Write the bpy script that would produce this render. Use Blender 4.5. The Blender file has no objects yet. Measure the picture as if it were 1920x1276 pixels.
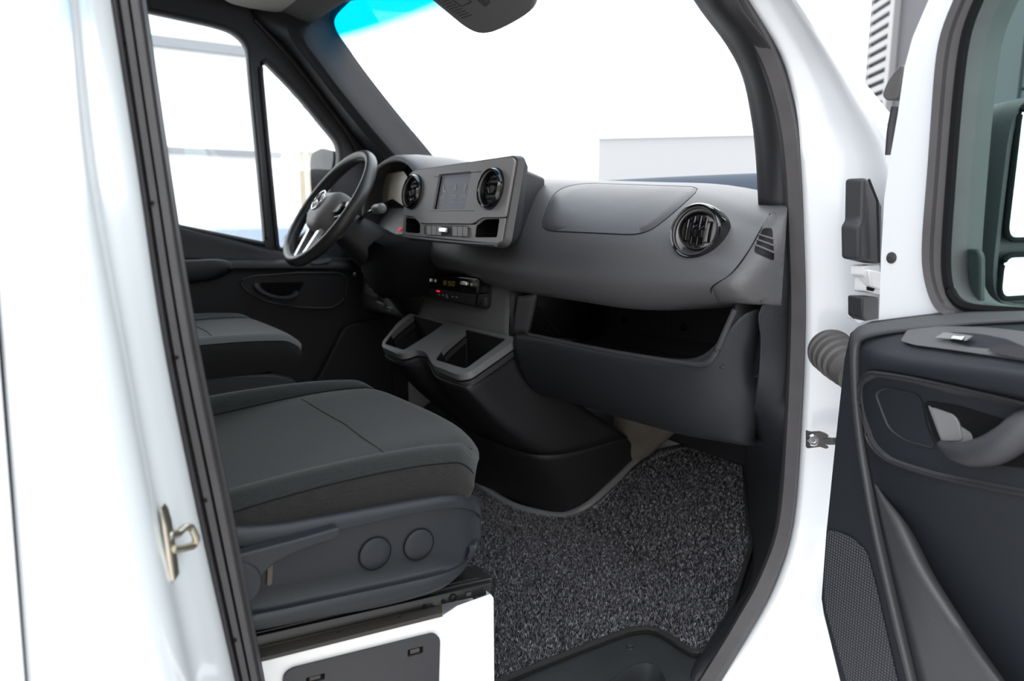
import bpy, bmesh, math, random
from mathutils import Vector, Matrix
from mathutils.geometry import tessellate_polygon
random.seed(7)
scn = bpy.context.scene
COL = scn.collection

# ------------------------------------------------------------------ camera, sky, exposure
F = 1350.0; YAW = math.radians(34); PITCH = math.radians(10)
CAM = Vector((0.0, -1.55, 0.79))
cy, sy, cp, sp = math.cos(YAW), math.sin(YAW), math.cos(PITCH), math.sin(PITCH)
FW = Vector((cp*sy, cp*cy, -sp)); RT = Vector((cy, -sy, 0)); UP = Vector((sp*sy, sp*cy, cp))
cam = bpy.data.objects.new('camera', bpy.data.cameras.new('camera')); COL.objects.link(cam)
cam.data.sensor_width = 36; cam.data.lens = F/1920*36
cam.data.clip_start = 0.05; cam.data.clip_end = 400
R = Matrix((RT, UP, -FW)).transposed()
cam.matrix_world = Matrix.Translation(CAM) @ R.to_4x4()
cam.data.dof.use_dof = True; cam.data.dof.focus_distance = 1.22; cam.data.dof.aperture_fstop = 4.5
scn.camera = cam

scn.view_settings.view_transform = 'Standard'
scn.view_settings.look = 'None'
scn.view_settings.gamma = 1
scn.view_settings.use_curve_mapping = False
scn.view_settings.exposure = 0.25
SKY = 3.4
w = bpy.data.worlds.new('overcast'); scn.world = w; w.use_nodes = True
nt = w.node_tree; bg = nt.nodes['Background']
tc = nt.nodes.new('ShaderNodeTexCoord'); sx = nt.nodes.new('ShaderNodeSeparateXYZ')
rmp = nt.nodes.new('ShaderNodeValToRGB')
nt.links.new(tc.outputs['Generated'], sx.inputs[0]); nt.links.new(sx.outputs['Z'], rmp.inputs[0])
rmp.color_ramp.elements[0].position = 0.0; rmp.color_ramp.elements[0].color = (0.86, 0.88, 0.92, 1)
rmp.color_ramp.elements[1].position = 0.7; rmp.color_ramp.elements[1].color = (0.96, 0.98, 1.0, 1)
nt.links.new(rmp.outputs[0], bg.inputs['Color']); bg.inputs['Strength'].default_value = SKY

# ------------------------------------------------------------------ maths helpers
def V(u, v, ax, val):
    d = FW + RT*((u-960)/F) - UP*((v-638)/F)
    i = 'XYZ'.index(ax)
    return CAM + d*((val-CAM[i])/d[i])
def VN(u, v, p, n):
    d = FW + RT*((u-960)/F) - UP*((v-638)/F)
    p = Vector(p); n = Vector(n)
    return CAM + d*((p-CAM).dot(n)/d.dot(n))
def px(pts, ax, val): return [V(u, v, ax, val) for u, v in pts]
def pn(pts, p, n): return [VN(u, v, p, n) for u, v in pts]
def mixv(a, b, t): return a+(b-a)*t
def sstep(a, b, x):
    t = max(0, min(1, (x-a)/(b-a))); return t*t*(3-2*t)
def cr(pts, n=8, closed=False):
    """Catmull-Rom densified polyline"""
    pts = [Vector(p) for p in pts]; N = len(pts); out = []
    segs = N if closed else N-1
    for i in range(segs):
        p1, p2 = pts[i], pts[(i+1) % N]
        p0 = pts[(i-1) % N] if closed or i > 0 else p1*2-p2
        p3 = pts[(i+2) % N] if closed or i+2 < N else p2*2-p1
        for k in range(n):
            t = k/n
            out.append(0.5*((p1*2)+(p2-p0)*t+(p0*2-p1*5+p2*4-p3)*t*t+(p1*3-p0-p2*3+p3)*t*t*t))
    if not closed: out.append(pts[-1].copy())
    return out
def rnd(pts, r, n=5):
    """round the corners of a closed polygon; r a number or one per corner"""
    pts = [Vector(p) for p in pts]; N = len(pts); out = []
    for i in range(N):
        rr = r[i] if isinstance(r, (list, tuple)) else r
        a, b, c = pts[i-1], pts[i], pts[(i+1) % N]
        d1, d2 = (a-b), (c-b)
        l = min(rr, d1.length*.48, d2.length*.48)
        if l < 1e-6: out.append(b); continue
        s, e = b+d1.normalized()*l, b+d2.normalized()*l
        for k in range(n+1):
            t = k/n; out.append(s*(1-t)**2+b*2*t*(1-t)+e*t*t)
    return out
def resamp(pts, n, closed=True):
    P = [Vector(p) for p in pts]
    if closed: P = P+[P[0]]
    L = [0]
    for i in range(1, len(P)): L.append(L[-1]+(P[i]-P[i-1]).length)
    out = []; j = 0
    m = n if closed else n-1
    for k in range(n):
        t = L[-1]*k/m
        while j < len(L)-2 and L[j+1] < t: j += 1
        s = (t-L[j])/max(1e-9, L[j+1]-L[j]); out.append(mixv(P[j], P[j+1], min(1, max(0, s))))
    return out

# ------------------------------------------------------------------ geometry makers: (verts, faces)
def grid(rows, cu=False, cv=False, caps=False):
    nr, nc = len(rows), len(rows[0]); vs = [Vector(p) for r in rows for p in r]; fs = []
    for i in range(nr if cv else nr-1):
        for j in range(nc if cu else nc-1):
            a, b = i*nc+j, i*nc+(j+1) % nc
            c, d = ((i+1) % nr)*nc+(j+1) % nc, ((i+1) % nr)*nc+j
            fs.append((a, b, c, d))
    if caps:
        fs.append(tuple(reversed(range(nc)))); fs.append(tuple(range((nr-1)*nc, nr*nc)))
    return vs, fs
def loft(rows, nu=6, nv=6, cu=False):
    """smooth surface through rows of points"""
    rr = [cr(r, nu, cu) for r in rows]
    cols = [cr([r[j] for r in rr], nv) for j in range(len(rr[0]))]
    return grid([[c[i] for c in cols] for i in range(len(cols[0]))], cu=cu)
def join(*gs):
    vs, fs = [], []
    for v, f in gs:
        o = len(vs); vs += list(v); fs += [tuple(i+o for i in q) for q in f]
    return vs, fs
def plate(outer, off, holes=()):
    """polygon (optionally with holes) swept along the vector off"""
    off = Vector(off); loops = [[Vector(p) for p in outer]]+[[Vector(p) for p in h] for h in holes]
    vs = [p for l in loops for p in l]; n = len(vs)
    if holes: tri = tessellate_polygon(loops)
    else: tri = [tuple(range(n))]
    fs = [tuple(t) for t in tri]+[tuple(i+n for i in reversed(t)) for t in tri]
    vs2 = vs+[p+off for p in vs]; o = 0
    for l in loops:
        m = len(l)
        for i in range(m):
            a, b = o+i, o+(i+1) % m; fs.append((a, b, b+n, a+n))
        o += m
    return vs2, fs
def frame_of(t):
    t = t.normalized(); a = Vector((0, 0, 1)) if abs(t.z) < .9 else Vector((1, 0, 0))
    x = a.cross(t).normalized(); return x, t.cross(x)
def tube(path, r, n=10, closed=False, flat=1.0, updir=None):
    path = [Vector(p) for p in path]; rows = []; N = len(path)
    for i, p in enumerate(path):
        a = path[i-1] if (i > 0 or closed) else path[i]
        b = path[(i+1) % N] if (i < N-1 or closed) else path[i]
        t = (b-a).normalized()
        if updir is not None:
            x = Vector(updir).cross(t).normalized(); y = t.cross(x)
        else: x, y = frame_of(t)
        rr = r[i] if isinstance(r, (list, tuple)) else r
        rows.append([p+x*math.cos(2*math.pi*k/n)*rr+y*math.sin(2*math.pi*k/n)*rr*flat for k in range(n)])
    return grid(rows, cu=True, cv=closed, caps=not closed)
def lathe(prof, c, axis, n=32, xref=None, sx=1.0, cap=False):
    """prof = [(radius, height)] about axis at c"""
    c = Vector(c); a = Vector(axis).normalized(); x, y = frame_of(a)
    rows = [[c+a*h+(x*math.cos(2*math.pi*k/n)*sx+y*math.sin(2*math.pi*k/n))*r for k in range(n)] for r, h in prof]
    g = grid(rows, cu=True)
    if cap and prof[0][0] > 1e-5: g[1].append(tuple(range(n)))
    if cap and prof[-1][0] > 1e-5: g[1].append(tuple(range((len(rows)-1)*n, len(rows)*n)))
    return g
def box(lo, hi):
    x0, y0, z0 = lo; x1, y1, z1 = hi
    vs = [Vector(p) for p in ((x0,y0,z0),(x1,y0,z0),(x1,y1,z0),(x0,y1,z0),(x0,y0,z1),(x1,y0,z1),(x1,y1,z1),(x0,y1,z1))]
    return vs, [(3,2,1,0),(4,5,6,7),(0,1,5,4),(1,2,6,5),(2,3,7,6),(3,0,4,7)]
def sweep(path, prof, side, closed=False):
    """prof = [(a,b)]: a along side vectors, b along tangent x side"""
    path = [Vector(p) for p in path]; rows = []; N = len(path)
    for i, p in enumerate(path):
        a = path[max(0, i-1)]; b = path[min(N-1, i+1)]
        t = (b-a).normalized(); s = (Vector(side)-t*Vector(side).dot(t)).normalized(); q = t.cross(s)
        rows.append([p+s*u+q*v for u, v in prof])
    return grid(rows, cu=True, caps=True)

# ------------------------------------------------------------------ object makers
WL = {}
def obj(name, g, mat, parent=None, ang=35, bevel=0, seg=2, sub=0, solid=0, kind=None, label=None, uv=None):
    me = bpy.data.meshes.new(name)
    o0 = WL.get(parent.name, Vector()) if parent else Vector()
    me.from_pydata([tuple(Vector(v)-o0) for v in g[0]], [], g[1])
    bm = bmesh.new(); bm.from_mesh(me)
    bmesh.ops.remove_doubles(bm, verts=bm.verts, dist=1e-6)
    bmesh.ops.recalc_face_normals(bm, faces=bm.faces)
    ca = math.radians(ang)
    for f in bm.faces: f.smooth = True
    for e in bm.edges:
        if len(e.link_faces) == 2 and e.calc_face_angle(0) > ca: e.smooth = False
    if uv:
        l = bm.loops.layers.uv.new('UVMap')
        for f in bm.faces:
            for lp in f.loops: lp[l].uv = uv(lp.vert.co+o0)
    bm.to_mesh(me); bm.free()
    o = bpy.data.objects.new(name, me); COL.objects.link(o)
    if mat: me.materials.append(mat)
    if parent: o.parent = parent
    WL[o.name] = o0
    if solid:
        m = o.modifiers.new('solid', 'SOLIDIFY'); m.thickness = solid; m.offset = 0
    if bevel:
        m = o.modifiers.new('bev', 'BEVEL'); m.width = bevel; m.segments = seg; m.limit_method = 'ANGLE'; m.angle_limit = math.radians(40)
    if sub:
        m = o.modifiers.new('sub', 'SUBSURF'); m.levels = sub; m.render_levels = sub
    if kind: o['kind'] = kind
    if label: o['label'] = label
    return o
def thing(name, label, cat, loc=(0, 0, 0), group=None, kind=None):
    o = bpy.data.objects.new(name, None); COL.objects.link(o); o.location = loc
    o.empty_display_size = .05; WL[o.name] = Vector(loc); o['label'] = label; o['category'] = cat
    if group: o['group'] = group
    o['kind'] = kind or 'thing'
    return o
def struct(name):
    o = bpy.data.objects.new(name, None); COL.objects.link(o); WL[o.name] = Vector(); o['kind'] = 'structure'; return o

# ------------------------------------------------------------------ materials
def mat(name, col, rough=.5, metal=0, coat=0, grain=0, gscale=700, var=0, vscale=6, spec=.5, trans=0):
    m = bpy.data.materials.new(name); m.use_nodes = True; n = m.node_tree; b = n.nodes['Principled BSDF']
    b.inputs['Base Color'].default_value = (*col, 1); b.inputs['Roughness'].default_value = rough
    b.inputs['Metallic'].default_value = metal; b.inputs['Coat Weight'].default_value = coat
    b.inputs['Specular IOR Level'].default_value = spec
    if coat: b.inputs['Coat Roughness'].default_value = .05
    co = n.nodes.new('ShaderNodeTexCoord')
    if grain:
        t = n.nodes.new('ShaderNodeTexNoise'); t.inputs['Scale'].default_value = gscale; t.inputs['Detail'].default_value = 2
        bp = n.nodes.new('ShaderNodeBump'); bp.inputs['Strength'].default_value = grain; bp.inputs['Distance'].default_value = .001
        n.links.new(co.outputs['Object'], t.inputs['Vector']); n.links.new(t.outputs['Fac'], bp.inputs['Height']); n.links.new(bp.outputs[0], b.inputs['Normal'])
    if var:
        t2 = n.nodes.new('ShaderNodeTexNoise'); t2.inputs['Scale'].default_value = vscale; t2.inputs['Detail'].default_value = 5
        mx = n.nodes.new('ShaderNodeMix'); mx.data_type = 'RGBA'
        mx.inputs['A'].default_value = (*[c*(1-var) for c in col], 1); mx.inputs['B'].default_value = (*[min(1, c*(1+var)) for c in col], 1)
        n.links.new(co.outputs['Object'], t2.inputs['Vector']); n.links.new(t2.outputs['Fac'], mx.inputs['Factor']); n.links.new(mx.outputs['Result'], b.inputs['Base Color'])
    return m
def emit(name, col, s):
    m = bpy.data.materials.new(name); m.use_nodes = True; b = m.node_tree.nodes['Principled BSDF']
    b.inputs['Base Color'].default_value = (*[c*.2 for c in col], 1); b.inputs['Emission Color'].default_value = (*col, 1); b.inputs['Emission Strength'].default_value = s
    return m
def glass(name, tint, refl=.06, rough=.02, band=None):
    m = bpy.data.materials.new(name); m.use_nodes = True; n = m.node_tree; n.nodes.clear()
    out = n.nodes.new('ShaderNodeOutputMaterial'); tr = n.nodes.new('ShaderNodeBsdfTransparent'); gl = n.nodes.new('ShaderNodeBsdfGlossy')
    mx = n.nodes.new('ShaderNodeMixShader'); lw = n.nodes.new('ShaderNodeLayerWeight'); lw.inputs['Blend'].default_value = .5
    pw = n.nodes.new('ShaderNodeMath'); pw.operation = 'POWER'; pw.inputs[1].default_value = 5; fr = n.nodes.new('ShaderNodeMath'); fr.operation = 'MULTIPLY_ADD'; fr.inputs[1].default_value = .8; fr.inputs[2].default_value = refl
    n.links.new(lw.outputs['Facing'], pw.inputs[0]); n.links.new(pw.outputs[0], fr.inputs[0])
    tr.inputs[0].default_value = (*tint, 1); gl.inputs['Roughness'].default_value = rough
    n.links.new(fr.outputs[0], mx.inputs[0]); n.links.new(tr.outputs[0], mx.inputs[1]); n.links.new(gl.outputs[0], mx.inputs[2]); n.links.new(mx.outputs[0], out.inputs[0])
    if band:
        co = n.nodes.new('ShaderNodeTexCoord'); s = n.nodes.new('ShaderNodeSeparateXYZ'); r = n.nodes.new('ShaderNodeValToRGB'); mr = n.nodes.new('ShaderNodeMapRange')
        mr.inputs['From Min'].default_value = band[0]; mr.inputs['From Max'].default_value = band[1]
        n.links.new(co.outputs['Object'], s.inputs[0]); n.links.new(s.outputs['Z'], mr.inputs['Value']); n.links.new(mr.outputs[0], r.inputs[0])
        r.color_ramp.elements[0].color = (*tint, 1); r.color_ramp.elements[1].color = (*band[2], 1)
        n.links.new(r.outputs[0], tr.inputs[0])
    return m

M = {}
M['dash'] = mat('grey_grained_plastic', (.080, .079, .085), .45, grain=.35, gscale=650, spec=.45)
M['fascia'] = mat('smooth_grey_plastic', (.25, .24, .245), .42, grain=.08, gscale=1200, spec=.45)
M['black'] = mat('black_grained_plastic', (.018, .018, .021), .55, grain=.3, gscale=600, spec=.4)
M['lower'] = mat('charcoal_plastic', (.036, .036, .041), .55, grain=.3, gscale=600, spec=.4)
M['navy'] = mat('blue_black_door_plastic', (.0105, .0125, .017), .55, grain=.35, gscale=550, spec=.4)
M['kick'] = mat('blue_charcoal_plastic', (.016, .0172, .021), .55, grain=.3, gscale=600, spec=.4)
M['pocket'] = mat('pocket_black', (.009, .009, .010), .6, spec=.3)
M['satin'] = mat('satin_tray_plastic', (.16, .162, .168), .34, grain=.1, gscale=900)
M['gloss'] = mat('piano_black', (.006, .006, .007), .08, coat=.5)
M['vane'] = mat('vane_black', (.005, .005, .006), .45, spec=.15)
M['matt'] = mat('matt_black', (.006, .006, .007), .85, spec=.12)
M['rubber'] = mat('door_seal_rubber', (.04, .037, .04), .55, var=.3, vscale=25, grain=.1, gscale=300)
M['bellows'] = mat('grey_rubber', (.085, .08, .08), .6, var=.25, vscale=30)
M['white'] = mat('white_paint', (.68, .70, .73), .22, coat=.6)
M['whitebox'] = mat('white_seat_box_paint', (.82, .82, .83), .35, coat=.2)
M['steel'] = mat('zinc_steel', (.50, .46, .38), .35, metal=1, var=.25, vscale=40)
M['chrome'] = mat('satin_chrome', (.75, .75, .77), .2, metal=1)
M['railm'] = mat('black_rail_steel', (.014, .014, .015), .25, var=.3, vscale=20)
M['foam'] = mat('grey_foam_strip', (.06, .055, .05), .95, grain=.6, gscale=300)
M['carpetbase'] = mat('carpet_backing', (.012, .012, .014), .95)
M['binding'] = mat('mat_binding', (.010, .010, .011), .8, grain=.5, gscale=400)
M['tread'] = mat('step_tread_plastic', (.028, .031, .034), .5, var=.35, vscale=14, grain=.2, gscale=400)
M['head'] = mat('headliner', (.05, .048, .047), .9)
M['visor'] = mat('visor_grey', (.15, .15, .15), .85)
M['visor2'] = mat('visor_beige', (.25, .235, .22), .85)
M['print'] = mat('visor_print', (.05, .05, .05), .9)
M['insul'] = mat('brown_grey_insulation', (.16, .14, .125), .9, var=.4, vscale=18)
M['heel'] = mat('skylit_grey_trim', (.5, .5, .52), .35, var=.15, vscale=20)  # skylight reflection on the trim put into a pale base colour
M['bronze'] = mat('brown_tab', (.06, .045, .03), .5)
M['winglass'] = glass('clear_glass', (.97, .985, .98))
M['windscreen'] = glass('windscreen_glass', (.97, .985, .985), band=(1.285, 1.345, (.0, .27, .50)))
M['doorglass'] = glass('green_door_glass', (.80, .93, .90), refl=.03)
M['ground'] = mat('pale_concrete', (.55, .54, .53), .9, var=.12, vscale=2)
M['pale'] = mat('pale_cladding', (.75, .76, .78), .7)
M['beam'] = mat('grey_beam', (.22, .23, .25), .6)
M['beige'] = mat('beige_brick', (.42, .36, .28), .85, var=.15, vscale=4)
M['doorpanel'] = mat('slate_roller_door', (.055, .072, .078), .6)
M['wallgrey'] = mat('dark_grey_cladding', (.05, .05, .057), .65)
M['louvre'] = mat('pale_louvre', (.24, .24, .245), .55)
M['carblue'] = mat('blue_car_paint', (.33, .40, .52), .3, coat=.5)
M['carnavy'] = mat('cowl_plastic', (.03, .045, .07), .6, spec=.08)
M['screen'] = emit('screen_on', (.10, .105, .125), .55)
M['icon'] = emit('screen_icon', (.2, .2, .22), .75)
M['red'] = emit('red_telltale', (1, .03, .04), .9)
M['amber'] = emit('amber_digits', (.45, .36, .04), .06)
M['mark'] = mat('white_button_print', (.28, .28, .3), .6)
M['mirror'] = mat('mirror_silver', (.85, .9, .9), .02, metal=1)

# woven fabric
def fabric(name, col, col2):
    m = mat(name, col, .9, spec=.2); n = m.node_tree; b = n.nodes['Principled BSDF']
    co = n.nodes.new('ShaderNodeTexCoord'); mp = n.nodes.new('ShaderNodeMapping'); mp.inputs['Rotation'].default_value = (.5, .4, .78)
    n.links.new(co.outputs['Object'], mp.inputs[0])
    w1 = n.nodes.new('ShaderNodeTexWave'); w1.inputs['Scale'].default_value = 190; w1.bands_direction = 'X'
    w2 = n.nodes.new('ShaderNodeTexWave'); w2.inputs['Scale'].default_value = 190; w2.bands_direction = 'Y'
    ns = n.nodes.new('ShaderNodeTexNoise'); ns.inputs['Scale'].default_value = 500
    mm = n.nodes.new('ShaderNodeMath'); mm.operation = 'MULTIPLY'
    ad = n.nodes.new('ShaderNodeMath'); ad.operation = 'ADD'
    for x in (w1, w2): n.links.new(mp.outputs[0], x.inputs[0])
    n.links.new(co.outputs['Object'], ns.inputs['Vector'])
    n.links.new(w1.outputs['Fac'], mm.inputs[0]); n.links.new(w2.outputs['Fac'], mm.inputs[1])
    n.links.new(mm.outputs[0], ad.inputs[0]); n.links.new(ns.outputs['Fac'], ad.inputs[1])
    mx = n.nodes.new('ShaderNodeMix'); mx.data_type = 'RGBA'; mx.inputs['A'].default_value = (*col, 1); mx.inputs['B'].default_value = (*col2, 1)
    mr = n.nodes.new('ShaderNodeMapRange'); mr.inputs['From Min'].default_value = .35; mr.inputs['From Max'].default_value = 1.3
    n.links.new(ad.outputs[0], mr.inputs[0]); n.links.new(mr.outputs[0], mx.inputs['Factor']); n.links.new(mx.outputs['Result'], b.inputs['Base Color'])
    bp = n.nodes.new('ShaderNodeBump'); bp.inputs['Strength'].default_value = .35; bp.inputs['Distance'].default_value = .001
    n.links.new(ad.outputs[0], bp.inputs['Height']); n.links.new(bp.outputs[0], b.inputs['Normal'])
    b.inputs['Sheen Weight'].default_value = .12; b.inputs['Sheen Roughness'].default_value = .5
    return m
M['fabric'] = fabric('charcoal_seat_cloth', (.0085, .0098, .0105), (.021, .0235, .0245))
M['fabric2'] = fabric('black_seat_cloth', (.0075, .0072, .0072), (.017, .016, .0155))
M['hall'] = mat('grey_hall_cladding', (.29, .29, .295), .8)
M['fabric_lit'] = fabric('window_lit_seat_cloth', (.095, .098, .102), (.16, .163, .168))  # driver cushion cloth, coloured paler to carry the window light
M['slab'] = mat('lit_door_plastic', (.055, .056, .061), .5, grain=.35, gscale=600)  # door plastic on its lit faces, brightness and highlight put into the colour
# perforated grille
def perforated():
    m = mat('perforated_grille', (.02, .022, .027), .55); n = m.node_tree; b = n.nodes['Principled BSDF']
    u = n.nodes.new('ShaderNodeUVMap'); s = n.nodes.new('ShaderNodeTexVoronoi'); s.inputs['Scale'].default_value = 230; s.inputs['Randomness'].default_value = 0
    s.feature = 'F1'; n.links.new(u.outputs[0], s.inputs['Vector'])
    r = n.nodes.new('ShaderNodeValToRGB'); r.color_ramp.elements[0].position = .28; r.color_ramp.elements[1].position = .36
    r.color_ramp.elements[0].color = (.075, .08, .09, 1); r.color_ramp.elements[1].color = (.014, .015, .019, 1)
    n.links.new(s.outputs['Distance'], r.inputs[0]); n.links.new(r.outputs[0], b.inputs['Base Color'])
    bp = n.nodes.new('ShaderNodeBump'); bp.inputs['Strength'].default_value = .6; bp.inputs['Distance'].default_value = .002; bp.invert = True
    n.links.new(s.outputs['Distance'], bp.inputs['Height']); n.links.new(bp.outputs[0], b.inputs['Normal'])
    return m
M['perf'] = perforated()
# carpet tufts: colour per blade
def tuft_mat():
    m = mat('carpet_tuft', (.05, .05, .055), .95, spec=.1); n = m.node_tree; b = n.nodes['Principled BSDF']
    a = n.nodes.new('ShaderNodeAttribute'); a.attribute_name = 'tint'; n.links.new(a.outputs['Color'], b.inputs['Base Color'])
    return m
M['tuft'] = tuft_mat()


# ================================================================== THE SETTING
# ---- ground and cab shell
obj('ground', box((-6, -14, -.72), (34, 45, -.66)), M['ground'], kind='structure')
floor = obj('floor', grid([[(-.9, y, 0), (1.1, y, 0), (1.45, y, .21), (1.52, y, .6), (1.40, y, .80)] for y in (-.60, .86)]), M['black'], kind='structure', solid=.01)
for v in floor.data.vertices: v.co.z -= .016
obj('side_extension', grid([[(.98, y, -.016), (1.1, y, -.016), (1.45, y, .194), (1.50, y, .6)] for y in (-.84, -.59)]), M['black'], floor, solid=.008)
obj('wall_back', box((-.42, -.80, -.02), (-.36, .86, 1.48)), M['head'], kind='structure')
ceil = obj('ceiling', loft([[(-.4, y, 1.47), (0, y, 1.485), (.40, y, 1.46), (.66, y, 1.41), (.775, y, 1.36), (.80, y, 1.40), (.70, y, 1.50)] for y in (-.80, -.2, .3, .86)], 4, 4), M['head'], kind='structure', solid=.01)

# ---- right body side: pillar behind the door opening, seal, front pillar
wr = struct('wall_right')
rowsv = [-420, -150, 0, 320, 640, 960, 1276, 1600]
def ex(tab, v):
    vs = [0, 320, 640, 960, 1276]
    if v <= vs[0]: i = 0
    elif v >= vs[-1]: i = 3
    else: i = max(k for k in range(4) if vs[k] <= v)
    return tab[i]+(tab[i+1]-tab[i])*(v-vs[i])/(vs[i+1]-vs[i])
tb = [92, 125, 166, 213, 262]; td = [145, 180, 238, 300, 370]; te = [208, 258, 306, 370, 441]; tf = [271, 317, 369, 434, 494]
def inn(v): return .05*sstep(640, 0, v) if v >= 0 else .05-.0002*v
prow = []
for v in rowsv:
    k = inn(v)
    b, d, e, f = ex(tb, v), ex(td, v), ex(te, v), ex(tf, v)
    prow.append([V(-300, v, 'Y', -.975+k) if False else V(b, v, 'Y', -.98+k)+Vector((-.34, .0, 0)), V(b-120, v, 'Y', -.98+k), V(b-10, v, 'Y', -.98+k), V(b+(d-b)*.35, v, 'Y', -.972+k),
                 V(b+(d-b)*.75, v, 'Y', -.945+k), V(d, v, 'Y', -.90+k), V(d+(e-d)*.45, v, 'Y', -.865+k), V(e-10, v, 'Y', -.83+k), V(e+6, v, 'Y', -.80+k)])
# sliding door gap: the pillar panel stops at the gap, the sliding door skin starts behind it
gapx = lambda v: (v-650)*.08
pill = []
for v, r in zip(rowsv, prow):
    k = inn(v)
    pill.append([V(gapx(v)+14, v, 'Y', -.955+k), V(gapx(v)+15, v, 'Y', -.978+k)]+r[2:])
obj('rear_pillar', loft(pill, 5, 5), M['white'], wr, ang=60)
sl = []
for v in rowsv:
    k = inn(v); g = V(gapx(v)-9, v, 'Y', -.98+k)
    sl.append([g+Vector((-.8, 0, 0)), g+Vector((-.3, 0, 0)), g, g+Vector((0.0, .03, 0))])
obj('sliding_door_skin', grid(sl), M['white'], wr, solid=.004)
gp = [[V(gapx(v)-25, v, 'Y', -.955+inn(v)), V(gapx(v)+40, v, 'Y', -.955+inn(v))] for v in rowsv]
obj('gap_seal', grid(gp), M['matt'], wr, solid=.004)
# ribbed rubber seal on the pillar
srow = []
for v in rowsv:
    k = inn(v); e, f = ex(te, v), ex(tf, v)
    r = []
    for t, dy in ((-.02, .02), (.0, -.006), (.12, -.012), (.22, -.004), (.30, -.013), (.46, -.014), (.52, -.004), (.60, -.012), (.76, -.012), (.84, -.002), (.92, -.004), (1.0, .012), (1.0, .05)):
        r.append(V(e+(f-e)*t, v, 'Y', -.805+k+dy))
    srow.append(r)
dense = [cr([r[j] for r in srow], 5) for j in range(len(srow[0]))]
seal_rear = [[c[i] for c in dense] for i in range(len(dense[0]))]
sealg = grid(seal_rear)
obj('pillar_seal', sealg, M['rubber'], wr, ang=50, solid=.002)
for v in (80, 380, 670, 938, 1200):
    t = .30; p = V(ex(te, v)+(ex(tf, v)-ex(te, v))*t, v, 'Y', -.820+inn(v))
    obj('clip_hole', lathe([(.0, .0015), (.0018, .001), (.0018, -.004)], p, (.3, -1, 0), 8), M['matt'], wr)
# inner trim behind the seal and the body side running back to the bulkhead
it = [[r[-1], r[-1]+Vector((-.05, .05, 0)), r[-1]+Vector((-.45, .05, 0))] for r in srow]
obj('pillar_inner_trim', loft(it, 4, 4), M['black'], wr, solid=.004)
# striker on the pillar jamb
P0 = V(322, 1000, 'Y', -.895)
stp = px([(299, 952), (306, 962), (313, 985), (322, 1040), (328, 1090), (318, 1090), (310, 1045), (303, 990)], 'Y', -.915)
obj('striker_plate', plate(stp, (.006, .012, 0)), M['steel'], wr, bevel=.0015)
lp = [V(316, 1003, 'Y', -.910), V(335, 1000, 'Y', -.895), V(345, 989, 'Y', -.888), V(358, 987, 'Y', -.88), V(369, 1010, 'Y', -.88), V(364, 1022, 'Y', -.88), V(345, 1027, 'Y', -.895), V(322, 1031, 'Y', -.910)]
obj('striker_loop', tube(cr(rnd(lp, .004, 3), 3)[:-4], .0035, 10), M['steel'], wr)

# front of the opening: seal, white front pillar, inner pillar trim, kick panel
sc_path = [(1300, -160), (1372, -20), (1440, 100), (1472, 200), (1487, 300), (1494, 440), (1497, 600), (1489, 800), (1474, 980), (1438, 1090), (1390, 1180), (1332, 1276), (1240, 1420)]
def seal_y(v): return -.815+.03*sstep(300, -100, v)
scp = [V(u, v, 'Y', seal_y(v)) for u, v in sc_path]
prof = [(-.015, 0), (-.014, .010), (-.008, .016), (-.003, .011), (.001, .009), (.005, .016), (.012, .017), (.016, .008), (.016, 0), (.0, -.012)]
obj('opening_seal', sweep(cr(scp, 6), [(a, -b) for a, b in prof], (0, -.35, 0) if False else (1, -.25, .35)), M['rubber'], wr, ang=50)
so_path = [(1316, -160), (1393, -20), (1466, 100), (1494, 200), (1503, 300), (1509, 440), (1513, 600), (1506, 800), (1492, 980), (1460, 1092), (1412, 1184), (1352, 1276), (1262, 1420)]
bo_path = [(1380, -160), (1480, -20), (1556, 100), (1615, 200), (1668, 300), (1695, 440), (1700, 600), (1690, 800), (1680, 980), (1655, 1092), (1625, 1184), (1600, 1276), (1560, 1420)]
rows = []
for (u, v), (u2, v2) in zip(so_path, bo_path):
    y0 = seal_y(v)-.005; y1 = -.97+.12*sstep(480, -60, v)
    a, b = V(u, v, 'Y', y0), V(u2, v2, 'Y', y1)
    c = mixv(a, b, .30); d = mixv(a, b, .68); q = max(.04, sstep(-60, 220, v))
    rows.append([a+Vector((.03, .02, 0)), a, c+Vector((.012, 0, 0)), d+Vector((.010, 0, 0)), b, b+Vector((.03, -.006, 0)), b+Vector((.20, .012, -.62*max(0, b.z-.80)))*q, b+Vector((.42, .03, -.95*max(0, b.z-.78)))*q, b+Vector((.80, .06, -1.1*max(0, b.z-.76)))*q])
obj('front_pillar', loft(rows, 4, 4), M['white'], wr, ang=50, solid=.003)
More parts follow.
